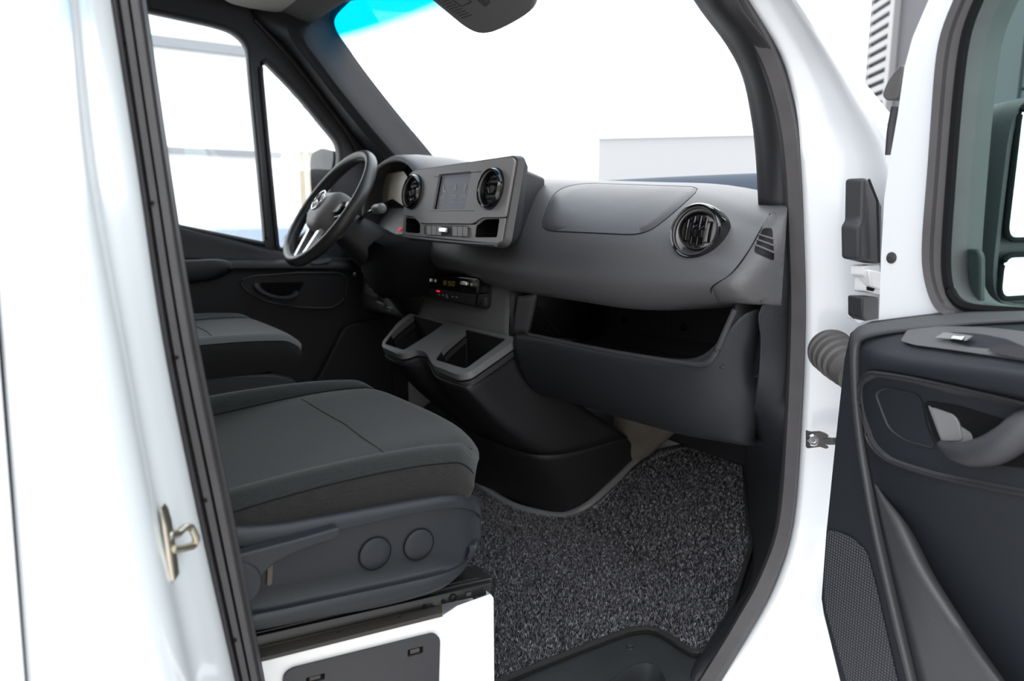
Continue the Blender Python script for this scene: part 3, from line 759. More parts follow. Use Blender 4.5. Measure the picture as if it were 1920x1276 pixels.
for a in (.10, .80):
    q = [cq_(a-.05, .22, .001), cq_(a+.06, .24, .001), cq_(a+.06, .52, .001), cq_(a-.05, .48, .001)]
    obj('chrome_toggle', plate(q, (-.010, 0, .001)), M['chrome'], cu_, bevel=.002)
dg = []
def seg(a, b, segs):
    w_, h_ = .045, .26
    S = {'a': ((0, 0), (1, 0)), 'b': ((1, 0), (1, .5)), 'c': ((1, .5), (1, 1)), 'd': ((0, 1), (1, 1)), 'e': ((0, .5), (0, 1)), 'f': ((0, 0), (0, .5)), 'g': ((0, .5), (1, .5))}
    for c_ in segs:
        (x0, y0), (x1, y1) = S[c_]
        dg.append(tube([cq_(a+x0*w_, b+y0*h_, .0006), cq_(a+x1*w_, b+y1*h_, .0006)], .0008, 4))
seg(.38, .36, 'abcdefg'); seg(.47, .36, 'afgcd'); seg(.54, .36, 'abcdef')
obj('clock_digits', join(*dg), M['amber'], cu_)
def bq(a, b): return mixv(mixv(cl[0], cl[1], a), mixv(cl[3], cl[2], a), b)+Vector((-.001, 0, 0))
obj('red_lamp', tube([bq(.26, .12), bq(.31, .14)], .0018, 6), M['red'], cu_)
mk = [tube([bq(a, .45), bq(a+.03, .55)], .0011, 4) for a in (.29, .37, .56, .64)]+[tube([bq(.455, .35), bq(.475, .65)], .0013, 4), tube([bq(.44, .65), bq(.49, .68)], .0011, 4)]
obj('button_print', join(*mk), M['mark'], cu_)

# ---------------- open glove shelf under the pad
lip = [(.93, .19, .51), (.93, -.13, .513), (.93, -.24, .519), (.93, -.44, .523), (.93, -.60, .529), (.93, -.70, .535), (.93, -.80, .54)]
rows = []
PF = [(1.0, -.02), (.948, -.002), (.934, 0), (.926, -.012), (.930, -.05), (.950, -.10), (.990, -.145), (1.05, -.164), (1.20, -.165)]
for y, z in ((-.185, .513), (-.24, .519), (-.44, .523), (-.60, .529), (-.70, .535)):
    rows.append([Vector((x, y, z+dz)) for x, dz in PF])
for (u, v, x), (u2, v2, x2), k in zip(((1324, 681, .933), (1342, 664, .934), (1361, 621, .935), (1379, 578, .937), (1402, 581, .942), (1427, 585, .958)),
                                   ((1358, 824, 1.05), (1372, 828, 1.05), (1384, 831, 1.05), (1394, 834, 1.055), (1404, 838, 1.06), (1414, 842, 1.075)), (1, 1, .95, .88, .75, .5)):
    a, b = V(u, v, 'X', x), V(u2, v2, 'X', x2)
    r = [a+Vector((.06, 0, -.01)), a+Vector((.012, 0, 0)), a]
    for t, bl_ in ((.07, -.009), (.28, -.024), (.58, -.028), (.84, -.014)): r.append(mixv(a, b, t)+Vector((bl_*k, 0, 0)))
    rows.append(r+[b, b+Vector((.12, 0, -.01))])
rows.append([p+Vector((.05, .03, .0)) for p in rows[-1]])
dr = [cr(r, 4) for r in rows]
colsg = [resamp([r[j] for r in dr], 40, False) for j in range(len(dr[0]))]
for c_ in colsg:
    for _ in range(10): c_[1:-1] = [c_[i]*.5+(c_[i-1]+c_[i+1])*.25 for i in range(1, len(c_)-1)]
obj('glove_shelf_front', grid([[c_[i] for c_ in colsg] for i in range(40)]), M['kick'], D, ang=60, solid=.003)
cav = [(-.150, .503), (-.24, .512), (-.44, .516), (-.60, .522), (-.775, .54)]
top = .612
A = lambda x, y, z: Vector((x, y, z))
gs = join(grid([[A(.945, y, z), A(1.02, y, z-.03), A(1.16, y, z-.03), A(1.19, y, z), A(1.19, y, .66)] for y, z in cav]),
          grid([[A(.94, -.148, .505), A(1.19, -.148, .47)], [A(.94, -.148, .64), A(1.19, -.148, .66)]]),
          grid([[A(.945, -.770, .535), A(1.19, -.76, .49)], [A(.945, -.795, .645), A(1.19, -.76, .66)]]))
gx = obj('glove_shelf', gs, M['black'], D, ang=30, solid=.002)
obj('rib', tube([A(1.185, -.42, .49), A(1.185, -.42, .62)], .002, 6), M['black'], gx)
obj('rib', tube(cr([A(.96, -.152, .62), A(1.03, -.155, .55), A(1.08, -.16, .495)], 4), .003, 6), M['black'], gx)
for u, v in ((1172, 601), (1282, 614)):
    p = V(u, v, 'X', 1.183); obj('screw', lathe([(.009, 0), (.008, .004), (.004, .006), (0, .004)], p, (-1, 0, 0), 14), M['gloss'], gx)
gp_ = [V(u, v, 'X', x) for u, v, x in ((992, 627, .934), (1100, 650, .931), (1200, 668, .931), (1290, 681, .930), (1322, 681, .930), (1340, 664, .930), (1360, 620, .931), (1378, 580, .934))]
obj('shelf_rim', tube(cr(gp_, 6), .0048, 10), M['lower'], gx)
# under-dash darkness: firewall trim and pipe insulation belong to the bulkhead
fw_ = obj('wall_front', grid([[(1.50, y, .10), (1.47, y, .60)] for y in (-.80, .86)]), M['matt'], kind='structure', solid=.01)
WL[fw_.name] = Vector()
rows = [[VN(u, v, (1.30, 0, 0), (1, 0, 0))+Vector((dx, 0, 0)) for u, v, dx in r] for r in (
    ((1146, 760, .03), (1160, 768, -.01), (1185, 775, -.02), (1215, 785, 0), (1262, 800, .06)),
    ((1140, 800, .03), (1158, 806, -.01), (1180, 812, -.02), (1206, 815, .0), (1240, 816, .05)),
    ((1150, 840, .02), (1162, 845, -.01), (1178, 850, -.015), (1192, 850, .0), (1215, 842, .04)),
    ((1150, 895, .02), (1156, 892, -.01), (1164, 888, -.01), (1172, 884, .0), (1186, 872, .03)))]
obj('pipe_insulation', loft(rows, 4, 4), M['insul'], fw_, ang=60, solid=.006)
obj('dark_ledge', box((1.36, -.80, .20), (1.50, -.26, .255)), M['black'], fw_, bevel=.008)
for k in range(6):
    y = -.36-.055*k; obj('wire_loop', tube(cr([A(1.33, y, .34), A(1.30, y-.02, .30), A(1.33, y-.045, .275), A(1.38, y-.03, .31)], 4), .004, 6), M['bronze'] if k % 2 else M['black'], fw_)

# ================================================================== CENTRE CONSOLE with storage tray
Cn = thing('storage_console', 'dark centre console below the dashboard with two open tray pockets', 'console', (1.0, 0, 0))
TP, TN = (.755, 0, .432), (-.36, 0, 1)
TNn = Vector(TN).normalized()
tout = [(768, 587), (966, 632), (963, 640), (935, 660), (880, 698), (858, 702), (812, 684), (803, 668), (797, 659), (780, 655), (757, 663), (745, 663), (716, 650), (717, 640), (745, 605)]
tl = cr(rnd([VN(u, v, TP, TN) for u, v in tout], .012, 3), 1, True)
pk1 = rnd([VN(u, v, TP, TN) for u, v in [(776, 590), (832, 606), (815, 620), (757, 656), (721, 644), (736, 622)]], [.006, .006, .03, .012, .012, .04], 4)
pk2 = rnd([VN(u, v, TP, TN) for u, v in [(873, 616), (949, 635), (925, 653), (873, 691), (816, 674), (830, 652)]], [.006, .006, .03, .012, .012, .04], 4)
obj('tray_top', plate(tl, -TNn*.016, [pk1, pk2]), M['satin'], Cn, bevel=.0035, seg=3)
for q in (pk1, pk2):
    c_ = sum(q, Vector())/len(q)
    fl_ = [Vector((max(p.x, .875), p.y+(c_.y-p.y)*.06, .345)) for p in q]
    obj('tray_pocket', grid([[p-TNn*.003 for p in q], fl_, [sum(fl_, Vector())/len(fl_)]*len(q)], cu=True), M['pocket'], Cn, ang=50)
low = [p-TNn*.022 for p in tl]; cl_ = sum(low, Vector())/len(low)
obj('tray_lip', plate([p+(p-cl_)*-.012 for p in low], -TNn*.012, [[p-TNn*.022 for p in pk1], [p-TNn*.022 for p in pk2]]), M['lower'], Cn, bevel=.003)
tq = [(770, 590), (724, 636), (722, 650), (757, 661), (790, 655), (803, 664), (813, 682), (858, 699), (879, 695), (928, 656), (962, 634)]
tops = [tuple(VN(u, v, TP, TN)+Vector((.006, 0, -.030))) for u, v in tq]
mids = [(1.12, .235, .22), (1.05, .235, .22), (.985, .215, .21), (.975, .16, .208), (.975, .07, .20), (.98, .00, .20), (.985, -.07, .20), (1.0, -.14, .20), (1.025, -.178, .20), (1.10, -.20, .20), (1.27, -.21, .21)]
bots = [(1.25, .24, .03), (1.12, .235, .0), (1.05, .21, .0), (1.035, .15, .0), (1.048, .06, .0), (1.065, .0, .0), (1.085, -.08, .0), (1.115, -.142, .0), (1.15, -.17, .02), (1.22, -.19, .06), (1.33, -.20, .13)]
up1 = [tuple(mixv(Vector(a), Vector(b), .5)+Vector((-.012, 0, .0))) for a, b in zip(tops, mids)]
md2 = [tuple(mixv(Vector(a), Vector(b), .55)+Vector((.004, 0, 0))) for a, b in zip(mids, bots)]
obj('console_body', loft([tops, up1, mids], 5, 6), M['black'], Cn, ang=60, solid=.003)
obj('console_foot', loft([[Vector(p)+Vector((-.005, 0, 0)) for p in mids], md2, bots], 5, 6), M['black'], Cn, ang=60, solid=.003)
tr_ = [VN(u, v, (1.1, 0, .012), (-.6, 0, 1)) if u > 1062 else V(u, v, 'Z', .010) for u, v in [(880, 890), (905, 913), (955, 944), (1000, 959), (1055, 966), (1100, 948), (1150, 905), (1200, 856), (1240, 824), (1268, 812)]]
obj('foot_trim', tube(cr(tr_, 6), .011, 10, flat=.9), M['satin'], Cn)
obj('trim_joint', tube([V(1057, 958, 'Z', .018)+Vector((-.006, -.006, .004)), V(1057, 975, 'Z', .0)+Vector((-.006, -.006, 0))], .0012, 5), M['matt'], Cn)
hp = [VN(u, v, (1.1, 0, .006), (-.6, 0, 1)) for u, v in [(1108, 950), (1150, 912), (1200, 862), (1240, 830), (1268, 816), (1290, 838), (1240, 854), (1200, 872), (1160, 906), (1118, 952)]]
obj('heel_trim', plate(hp, (0.003, 0, -.006)), M['heel'], Cn, bevel=.002)

# ================================================================== STEERING WHEEL and column
SWc = Vector((.715, .42, .804)); tilt = math.radians(36)
up_ = Vector((math.sin(tilt), 0, math.cos(tilt))); sd_ = Vector((0, 1, 0)); nn_ = Vector((-math.cos(tilt), 0, math.sin(tilt)))
W = thing('steering_wheel', 'black leather steering wheel with silver spokes and round hub emblem', 'steering wheel', tuple(SWc))
def sw_(a, b, c=0): return SWc+sd_*a+up_*b+nn_*c
N = 64; rr = .180
ring = []
for k in range(N):
    a = 2*math.pi*k/N; fl = .004 if math.sin(a) < -.8 else 0
    c_ = sw_(rr*math.cos(a), (rr-fl)*math.sin(a)); rad = (sd_*math.cos(a)+up_*math.sin(a))
    ring.append([c_+rad*(.0145*math.cos(t))+nn_*(.0175*math.sin(t)) for t in [2*math.pi*j/14 for j in range(14)]])
obj('rim', grid(ring, cu=True, cv=True), mat('wheel_leather', (.035, .034, .034), .38, grain=.12, gscale=500, spec=.5), W)
hubp = rnd([sw_(x, y, .012) for x, y in [(-.085, .045), (.085, .045), (.088, .0), (.055, -.075), (-.055, -.075), (-.088, .0)]], .035, 6)
hc = sum(hubp, Vector())/len(hubp)
obj('hub', grid([[p-nn_*.055 for p in hubp], [p-nn_*.008 for p in hubp], [p+(hc-p)*.06+nn_*.004 for p in hubp], [p+(hc-p)*.3+nn_*.016 for p in hubp], [p+(hc-p)*.7+nn_*.022 for p in hubp], [hc+nn_*.023]*len(hubp)], cu=True), M['fascia'], W, ang=50)
em = obj('emblem', tube([sw_(.030*math.cos(a), .002+.030*math.sin(a), .036) for a in [2*math.pi*k/32 for k in range(32)]], .0022, 8, closed=True), M['chrome'], W)
star = []
for k in range(3):
    a = math.pi/2+k*2*math.pi/3
    tip = sw_(.029*math.cos(a), .002+.029*math.sin(a), .037)
    l = sw_(.006*math.cos(a-1.05), .002+.006*math.sin(a-1.05), .036); r = sw_(.006*math.cos(a+1.05), .002+.006*math.sin(a+1.05), .036)
    c_ = sw_(0, .002, .041)
    star.append(([tip, l, c_, r, sw_(0, .002, .034)], [(0, 1, 2), (0, 2, 3), (0, 3, 4), (0, 4, 1)]))
obj('star', join(*star), M['chrome'], em, ang=5)
for s in (-1, 1):
    sp_ = [sw_(s*.075, .02, .004), sw_(s*.085, -.035, .004), sw_(s*.13, -.028, .002), sw_(s*.172, -.015, 0), sw_(s*.172, .018, 0), sw_(s*.13, .022, .002)]
    o = obj('spoke', plate(rnd(sp_, .008, 3), -nn_*.02), M['gloss'] if s < 0 else M['fascia'], W, bevel=.003)
    q = [sw_(s*.080, .005, .007), sw_(s*.080, -.022, .007), sw_(s*.115, -.017, .006), sw_(s*.115, .008, .006)]
    obj('button_pad', plate(rnd(q, .006, 3), nn_*.004), M['satin'], o, bevel=.001)
    sp2 = [sw_(s*.052, -.066, .004), sw_(s*.030, -.076, .004), sw_(s*.016, -.165, .0), sw_(s*.036, -.172, .0)]
    obj('spoke', plate(rnd(sp2, .006, 3), -nn_*.014), M['chrome'], W, bevel=.003)
obj('spoke_bridge', plate(rnd([sw_(-.040, -.158, .0005), sw_(.040, -.158, .0005), sw_(.036, -.178, .0), sw_(-.036, -.178, .0)], .006, 3), -nn_*.012), M['chrome'], W, bevel=.003)

Sc = thing('steering_column', 'black steering column shroud with stalk behind the wheel', 'steering column', (.85, .42, .6))
rows = []
for t, hw, hh in ((0, .05, .045), (.05, .062, .055), (.12, .07, .065), (.22, .085, .085), (.32, .10, .11)):
    c_ = SWc-nn_*(.05+t)+Vector((0, 0, -.02))
    rows.append([c_+sd_*hw*math.copysign(abs(math.cos(a))**.6, math.cos(a))+up_*hh*math.copysign(abs(math.sin(a))**.6, math.sin(a)) for a in [2*math.pi*k/24 for k in range(24)]])
obj('shroud', grid(rows, cu=True, caps=True), M['black'], Sc, ang=50)
s0 = SWc-nn_*.075
obj('stalk', tube(cr([s0+sd_*-.05+up_*.02, s0+sd_*-.11+up_*.035+nn_*.008, s0+sd_*-.16+up_*.04+nn_*.016], 4), [.008]*8+[.010], 10, flat=.7), M['gloss'], Sc)
obj('stalk_tip', lathe([(.012, 0), (.014, .01), (.013, .04), (.006, .045)], s0+sd_*-.15+up_*.04+nn_*.014, -sd_+up_*.1, 16, cap=True), M['satin'], Sc)
obj('stalk', tube(cr([s0+sd_*.05+up_*.02, s0+sd_*.11+up_*.03, s0+sd_*.16+up_*.035], 4), .009, 10, flat=.7), M['black'], Sc)
kn = [VN(u, v, (.80, 0, 0), (1, 0, 0)) for u, v in [(672, 470), (700, 440), (735, 455), (745, 500), (735, 560), (700, 560), (670, 510)]]
obj('knee_cover', grid([[p+Vector((.14, 0, 0)) for p in kn], [p+Vector((.03, 0, 0)) for p in kn], [sum(kn, Vector())/len(kn)+(p-sum(kn, Vector())/len(kn))*.8 for p in kn], [sum(kn, Vector())/len(kn)]*len(kn)], cu=True), M['matt'], Sc, ang=60)
Bl = thing('bonnet_release', 'small pale grey release lever and plate under the steering column', 'lever', (.95, .55, .5))
obj('plate', plate(rnd(px([(681, 534), (686, 532), (690, 540), (711, 546), (706, 558), (684, 550)], 'X', .93), .003, 2), (.006, 0, 0)), M['bellows'], Bl, bevel=.001)
obj('lever', tube([V(707, 566, 'X', .93), V(720, 571, 'X', .93)], .004, 6), M['satin'], Bl)
obj('clip', tube([V(727, 576, 'X', .93), V(738, 579, 'X', .93)], .0035, 6), M['satin'], Bl)
obj('clip', tube([V(727, 582, 'X', .93), V(735, 583, 'X', .93)], .0030, 6), M['satin'], Bl)
obj('knob', lathe([(.006, 0), (.007, .004), (.004, .008), (0, .009)], V(667, 514, 'X', .90), (-1, 0, 0), 12), M['satin'], Bl)

# pedal
Pd = thing('brake_pedal', 'ribbed black rubber brake pedal in the driver footwell', 'pedal', tuple(V(843, 770, 'X', 1.22)))
pq = [V(828, 768, 'X', 1.2), V(836, 755, 'X', 1.23), V(862, 766, 'X', 1.23), V(860, 782, 'X', 1.2), V(842, 780, 'X', 1.2)]
obj('pad', plate(rnd(pq, .006, 3), (.012, 0, -.005)), M['lower'], Pd, bevel=.002)
for k in range(5):
    a = mixv(pq[0], pq[4], .2+k*.2); b = mixv(pq[1], pq[2], .1+k*.2)
    obj('rib', tube([a+Vector((-.001, 0, .001)), b+Vector((-.001, 0, .001))], .0018, 5), M['bellows'], Pd)
obj('arm', tube(cr([V(845, 768, 'X', 1.23), V(848, 740, 'X', 1.30), V(850, 700, 'X', 1.34), (1.36, .36, .62)], 4), .010, 8), M['matt'], Pd)

# ================================================================== SEATS
def cushion(yn, yf, xb, xf, zo, near=-1, offn=.085, offf=.045):
    """closed cushion body; yn = side towards the passenger door, yf = the other side"""
    yc = (yn+yf)/2; hw = abs(yf-yn)/2
    # (t across -1 near .. 1 far, z above bottom, kind)
    prof = [(-.97, .0), (-1.0, .03), (-1.0, .058), (-.965, .078), (-.91, .092), (-.84, .093), (-.775, .081), (-.745, .069), (-.60, .064), (-.30, .060), (0, .059), (.30, .060), (.60, .064), (.745, .070), (.775, .082), (.84, .092), (.91, .090), (.965, .076), (1.0, .058), (1.0, .03), (.97, .0)]
    st = [0, .12, .25, .4, .55, .68, .78, .86, .92, .965, .99, 1.0]
    rows = []
    for s in st:
        base = xb+(xf-xb)*s
        crest = .010*math.sin(math.pi*min(1, s*1.1))-.012*(1-s)     # bolsters swell in mid length
        panel = -.022+.040*sstep(0, .75, s)
        drop = 0
        if s > .70: drop = .22*((s-.70)/.30)**2
        if s > .90: drop += .78*((s-.90)/.10)**2.0
        r = []
        for t, h in prof:
            tt = abs(t)
            z = h+(crest*max(0, min(1, (tt-.75)/.1)) if h > .05 else 0)+(panel*(1-sstep(.70, .80, tt)) if h > .05 and tt < .8 else 0)
            z = z*(1-.42*drop) if h > .0 else z+.0
            bot = .034*drop
            off = (offn if t < 0 else offf)*tt**2.2*s**1.5
            r.append(Vector((base-off, yc+t*hw*(1-.02*drop), zo+max(z, bot))))
        rows.append(r)
    return rows
def seam(rows, j, i0, i1, name, parent, r=.0016, lift=.0):
    obj(name, tube(cr([rows[i][j]+Vector((0, 0, lift)) for i in range(i0, i1)], 4), r, 6), M['matt'], parent)

def make_seat(name, label, yn, yf, xb, xf, zo, loc, offn, offf, top='fabric'):
    S = thing(name, label, 'seat', loc)
    rows = cushion(yn, yf, xb, xf, zo, offn=offn, offf=offf)
    g = loft(rows, 3, 3)
    # cap the front with a fan that bulges
    fr = cr(rows[-1], 3); c_ = sum(fr, Vector())/len(fr)
    g2 = grid([fr, [mixv(p, c_, .12)+Vector((.006, 0, 0)) for p in fr], [mixv(p, c_, .5)+Vector((.011, 0, 0)) for p in fr], [c_+Vector((.012, 0, 0))]*len(fr)])
    cu = obj('cushion', join(g, g2), M[top], S, ang=80)
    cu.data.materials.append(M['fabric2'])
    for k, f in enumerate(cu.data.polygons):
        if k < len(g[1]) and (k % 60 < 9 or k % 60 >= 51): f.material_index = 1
    tree = BVHTree.FromPolygons([tuple(v) for v in g[0]], g[1])
    for j in (7, 13): seam(rows, j, 0, 10, 'seam', cu, .0013, .0012)
    for j in (3, 17): seam(rows, j, 0, 11, 'seam', cu, .0010, .0)
    # cross seam
    cs = [Vector((xb+(xf-xb)*.62-.02*abs(t), (yn+yf)/2+t*abs(yf-yn)/2, 1)) for t in [-.74+.1*k for k in range(15)]]
    pts = []
    for p in cs:
        h = tree.ray_cast(p, Vector((0, 0, -1)))
        if h[0] is not None: pts.append(h[0]+Vector((0, 0, .0006)))
    obj('seam', tube(pts, .0010, 6), M['fabric2'], cu)
    # backrest
    yc = (yn+yf)/2; hw = abs(yf-yn)/2
    br = []
    for h, x, ww, th in ((-.02, xb+.02, .92, .06), (.10, xb+.035, .98, .085), (.25, xb+.015, 1.0, .09), (.42, xb-.035, .98, .085), (.56, xb-.085, .90, .07), (.62, xb-.11, .80, .045), (.64, xb-.12, .70, .02)):
        r = []
        for k in range(24):
            a = 2*math.pi*k/24; ca, sa = math.cos(a), math.sin(a)
            yy = yc+hw*ww*math.copysign(abs(ca)**.5, ca); xx = x+th*math.copysign(abs(sa)**.7, sa)
            if sa > .2: xx -= .035*(1-min(1, abs(ca)/.8)**2)
            r.append(Vector((xx-.07, yy, zo+.07+h)))
        br.append(r)
    obj('backrest', join(loft(br, 2, 3, cu=True), grid([cr(br[-1], 2, True), [sum(br[-1], Vector())/24]*48], cu=True)), M['fabric'], S, ang=70)
    hr = [[Vector((xb-.19+d_, yc+.13*math.copysign(abs(math.cos(a))**.6, math.cos(a))*s, zo+.82+.085*math.copysign(abs(math.sin(a))**.6, math.sin(a))*s)) for a in [2*math.pi*k/20 for k in range(20)]] for d_, s in ((-.05, .6), (-.035, .95), (0, 1), (.03, .95), (.045, .6))]
    obj('headrest', grid(hr, cu=True, caps=True), M['fabric'], S, ang=60)
    for dy in (-.06, .06): obj('headrest_post', tube([(xb-.17, yc+dy, zo+.66), (xb-.19, yc+dy, zo+.78)], .006, 8), M['chrome'], S)
    return S, rows
PS, prow_ = make_seat('seat', 'charcoal cloth passenger seat with seam-lined cushion above the white seat box', -.735, -.195, .10, .594, .380, (.3, -.46, .26), .105, .05)

# side shield (below the cushion)
cols = [(405, 985, 1010, 1120, 1160, 1185), (452, 986, 1022, 1140, 1158, 1182), (520, 981, 1016, 1131, 1146, 1170), (580, 971, 1004, 1117, 1133, 1158), (640, 960, 990, 1104, 1120, 1147), (700, 949, 976, 1091, 1107, 1136), (760, 938, 962, 1078, 1094, 1122), (820, 929, 952, 1063, 1080, 1104), (860, 926, 950, 1050, 1066, 1086), (888, 930, 956, 1030, 1044, 1058), (900, 945, 966, 1010, 1020, 1030)]
rows = []
for i, (x, t, b, l0, l1, bt) in enumerate(cols):
    e = sstep(840, 903, x)*.03
    xs = [x, x, x, x, x-6*sstep(800, 900, x), x-10*sstep(800, 900, x), x-22*sstep(800, 900, x)]
    rows.append([V(x-4, t+10, 'Y', -.70+e), V(x, t, 'Y', -.728+e), V(x, t+6, 'Y', -.745+e), V(x, b, 'Y', -.750+e), V(x, b+8, 'Y', -.743+e), V(xs[3], l0, 'Y', -.743+e), V(xs[4], l1, 'Y', -.768+e*1.4), V(xs[5], bt-5, 'Y', -.770+e*1.4), V(xs[6], bt, 'Y', -.755+e), V(xs[6], bt+2, 'Y', -.69+e)])
rows.append([p+Vector((.0, .02, 0)) for p in rows[-1]])
obj('side_shield', loft(rows, 3, 4), M['navy'], PS, ang=60, solid=.003)
sh = loft(rows, 3, 4); shT = BVHTree.FromPolygons([tuple(v) for v in sh[0]], sh[1])
for u, v in ((703, 1037), (785, 1020)):
    c_ = V(u, v, 'Y', -.744)
    cp = obj('screw_cap', lathe([(.0205, 0), (.0205, .0012), (.019, .0022), (.010, .0026), (0, .0026)], c_, (0, -1, 0), 32), M['navy'], PS)
    obj('cap_joint', tube([c_+Vector((.0213*math.cos(a), -.0009, .0213*math.sin(a))) for a in [2*math.pi*k/32 for k in range(32)]], .0009, 5, closed=True), M['matt'], cp)
lv = [V(u, v, 'Y', -.752) for u, v in [(420, 1034), (449, 1026), (540, 1003), (618, 981), (628, 979), (629, 990), (622, 1001), (585, 1010), (545, 1025), (505, 1045), (488, 1062), (470, 1090), (420, 1100)]]
obj('recline_lever', plate(rnd(lv, .006, 3), (0, -.018, 0)), M['navy'], PS, bevel=.004, seg=3)
c_ = V(440, 1090, 'Y', -.760)
obj('recline_hub', lathe([(.027, 0), (.027, .010), (.025, .013), (0, .014)], c_, (0, -1, 0), 36), M['navy'], PS)
obj('brown_tab', plate(rnd(px([(501, 1058), (511, 1055), (509, 1094), (500, 1097)], 'Y', -.7445), .003, 3), (0, -.002, 0)), M['bronze'], PS)
# runners under the seat
rl = px([(430, 1196), (924, 1082), (925, 1092), (430, 1206)], 'Y', -.700)
ra = obj('runner', plate(rl, (0, .05, 0)), M['railm'], PS, bevel=.002)
obj('upper_runner', plate(px([(700, 1126), (898, 1082), (899, 1090), (700, 1136)], 'Y', -.694), (0, .03, 0)), M['railm'], ra, bevel=.001)
rl2 = px([(430, 1204), (923, 1092), (921, 1113), (850, 1128), (700, 1162), (430, 1226)], 'Y', -.706)
rw = obj('runner_web', plate(rl2, (0, .03, 0)), M['railm'], PS, bevel=.001)
for u, v, r in ((849, 1120, .006), (831, 1127, .003), (796, 1136, .003), (748, 1158, .003), (715, 1168, .003), (634, 1186, .003)):
    obj('bolt_hole', lathe([(r, .0015), (r*.8, .002), (r*.6, -.001), (0, -.001)], V(u, v, 'Y', -.706), (0, -1, 0), 14), M['matt'], rw)
obj('square_hole', plate(px([(874, 1111), (883, 1109), (883, 1115), (874, 1117)], 'Y', -.707), (0, -.001, 0)), M['foam'], rw)

SB = thing('seat_box', 'white painted metal seat box with black access panel under the passenger seat', 'seat box', (.35, -.5, 0))
bp_ = px([(430, 1252), (491, 1238), (600, 1210), (829, 1155), (845, 1145), (858, 1136), (921, 1114), (920, 1130)], 'Y', -.72)
bx = bp_[-2].x
bp_ = bp_[:-1]+[Vector((bx, -.72, .0)), Vector((bp_[0].x-.15, -.72, 0)), Vector((bp_[0].x-.15, -.72, bp_[0].z+.02))]
hole = px([(526, 1400), (533, 1262), (547, 1251), (812, 1184), (822, 1192), (818, 1400)], 'Y', -.72)
obj('front_sheet', plate(bp_, (0, .003, 0)), M['whitebox'], SB, bevel=.001)
obj('body', box((.03, -.715, 0), (bx-.004, -.25, .20)), M['whitebox'], SB, bevel=.004)
obj('edge_flange', plate([V(921, 1114, 'Y', -.72), V(926, 1121, 'Y', -.724), Vector((bx+.003, -.724, 0)), Vector((bx-.002, -.72, 0))], (0, .02, 0)), M['whitebox'], SB, bevel=.001)
obj('top_flange', plate([Vector((bx, -.70, .205)), Vector((.05, -.70, .245)), Vector((.05, -.26, .245)), Vector((bx, -.26, .205))], (0, 0, -.01)), M['whitebox'], SB)
pp = rnd(px([(526, 1420), (531, 1262), (546, 1250), (812, 1184), (823, 1193), (817, 1420)], 'Y', -.7215), [.01, .008, .012, .012, .01, .01], 4)
s1 = rnd(px([(762, 1215), (791, 1208), (791, 1221), (762, 1229)], 'Y', -.7215), .0015, 2); s2 = rnd(px([(572, 1267), (607, 1258), (607, 1270), (572, 1279)], 'Y', -.7215), .0015, 2)
ap = obj('access_panel', plate(pp, (0, -.004, 0), [s1, s2]), M['lower'], SB, bevel=.0012)
for q in (s1, s2):
    obj('slot', plate([p+Vector((0, -.0005, 0)) for p in q], (0, .0003, 0)), M['matt'], ap)
    c_ = sum(q, Vector())/len(q); obj('slot_clip', plate([mixv(c_, p, .6)+Vector((0, -.0014, 0)) for p in q], (0, -.001, 0)), M['foam'], ap, bevel=.0006)
fo = px([(428, 1249), (490, 1233), (829, 1148), (830, 1155), (491, 1240), (428, 1256)], 'Y', -.722)
obj('foam_strip', plate(fo, (0, .03, 0)), M['foam'], SB)
obj('stained_ledge', plate(px([(428, 1226), (700, 1162), (829, 1132), (829, 1150), (428, 1250)], 'Y', -.70), (0, .004, 0)), mat('stained_brown_metal', (.09, .075, .055), .6, var=.8, vscale=14), SB)

# driver seat
DS, _ = make_seat('seat', 'cloth driver seat beside the far door, cushion coloured paler for window light', .215, .745, .04, .60, .405, (.3, .48, .24), .045, .045, 'fabric_lit')
obj('side_shield', plate(rnd(px([(330, 705), (440, 700), (520, 700), (558, 712), (562, 745), (540, 790), (330, 800)], 'Y', .225), .02, 4), (0, .02, 0)), M['black'], DS, bevel=.008)
obj('seat_base', box((.05, .26, 0), (.50, .70, .40)), M['black'], DS, bevel=.02)

# ================================================================== FLOOR MAT
FM = thing('floor_mat', 'dark grey speckled carpet mat with black bound edge in the passenger footwell', 'floor mat', (1.0, -.4, 0))
def gz(x): return 0.004+max(0, (x-1.1))*.6
edge = [VN(u, v, (1.1, 0, .006), (-.6, 0, 1)) if rmp_ else V(u, v, 'Z', .006) for u, v, rmp_ in
        [(885, 905, 0), (955, 945, 0), (1055, 968, 0), (1110, 950, 1), (1180, 885, 1), (1236, 845, 1), (1283, 836, 1), (1340, 846, 1), (1394, 857, 1), (1396, 900, 1), (1403, 985, 1), (1411, 1012, 1), (1404, 1090, 0), (1362, 1160, 0), (1328, 1214, 0), (1308, 1227, 0), (1288, 1218, 0), (1238, 1184, 0), (1215, 1178, 0), (1180, 1182, 0), (1100, 1212, 0), (1000, 1252, 0), (940, 1277, 0), (860, 1310, 0)]]
edge += [Vector((.52, -.70, .006)), Vector((.50, .10, .006)), Vector((.9, .2, .006))]
poly = [Vector((p.x, p.y, 0)) for p in edge]
def inside(x, y, P=poly):
    c = False; n = len(P); j = n-1
    for i in range(n):
        if (P[i].y > y) != (P[j].y > y) and x < (P[j].x-P[i].x)*(y-P[i].y)/(P[j].y-P[i].y)+P[i].x: c = not c
        j = i
    return c
from mathutils.geometry import delaunay_2d_cdt
ring2 = resamp(poly, 160)
pts2 = [p.to_2d() for p in ring2]
nr = len(pts2); gs_ = .035
for i in range(60):
    for j in range(60):
        x, y = .4+i*gs_, -.9+j*gs_
        if x < 2.2 and y < .6 and inside(x, y): pts2.append(Vector((x, y)))
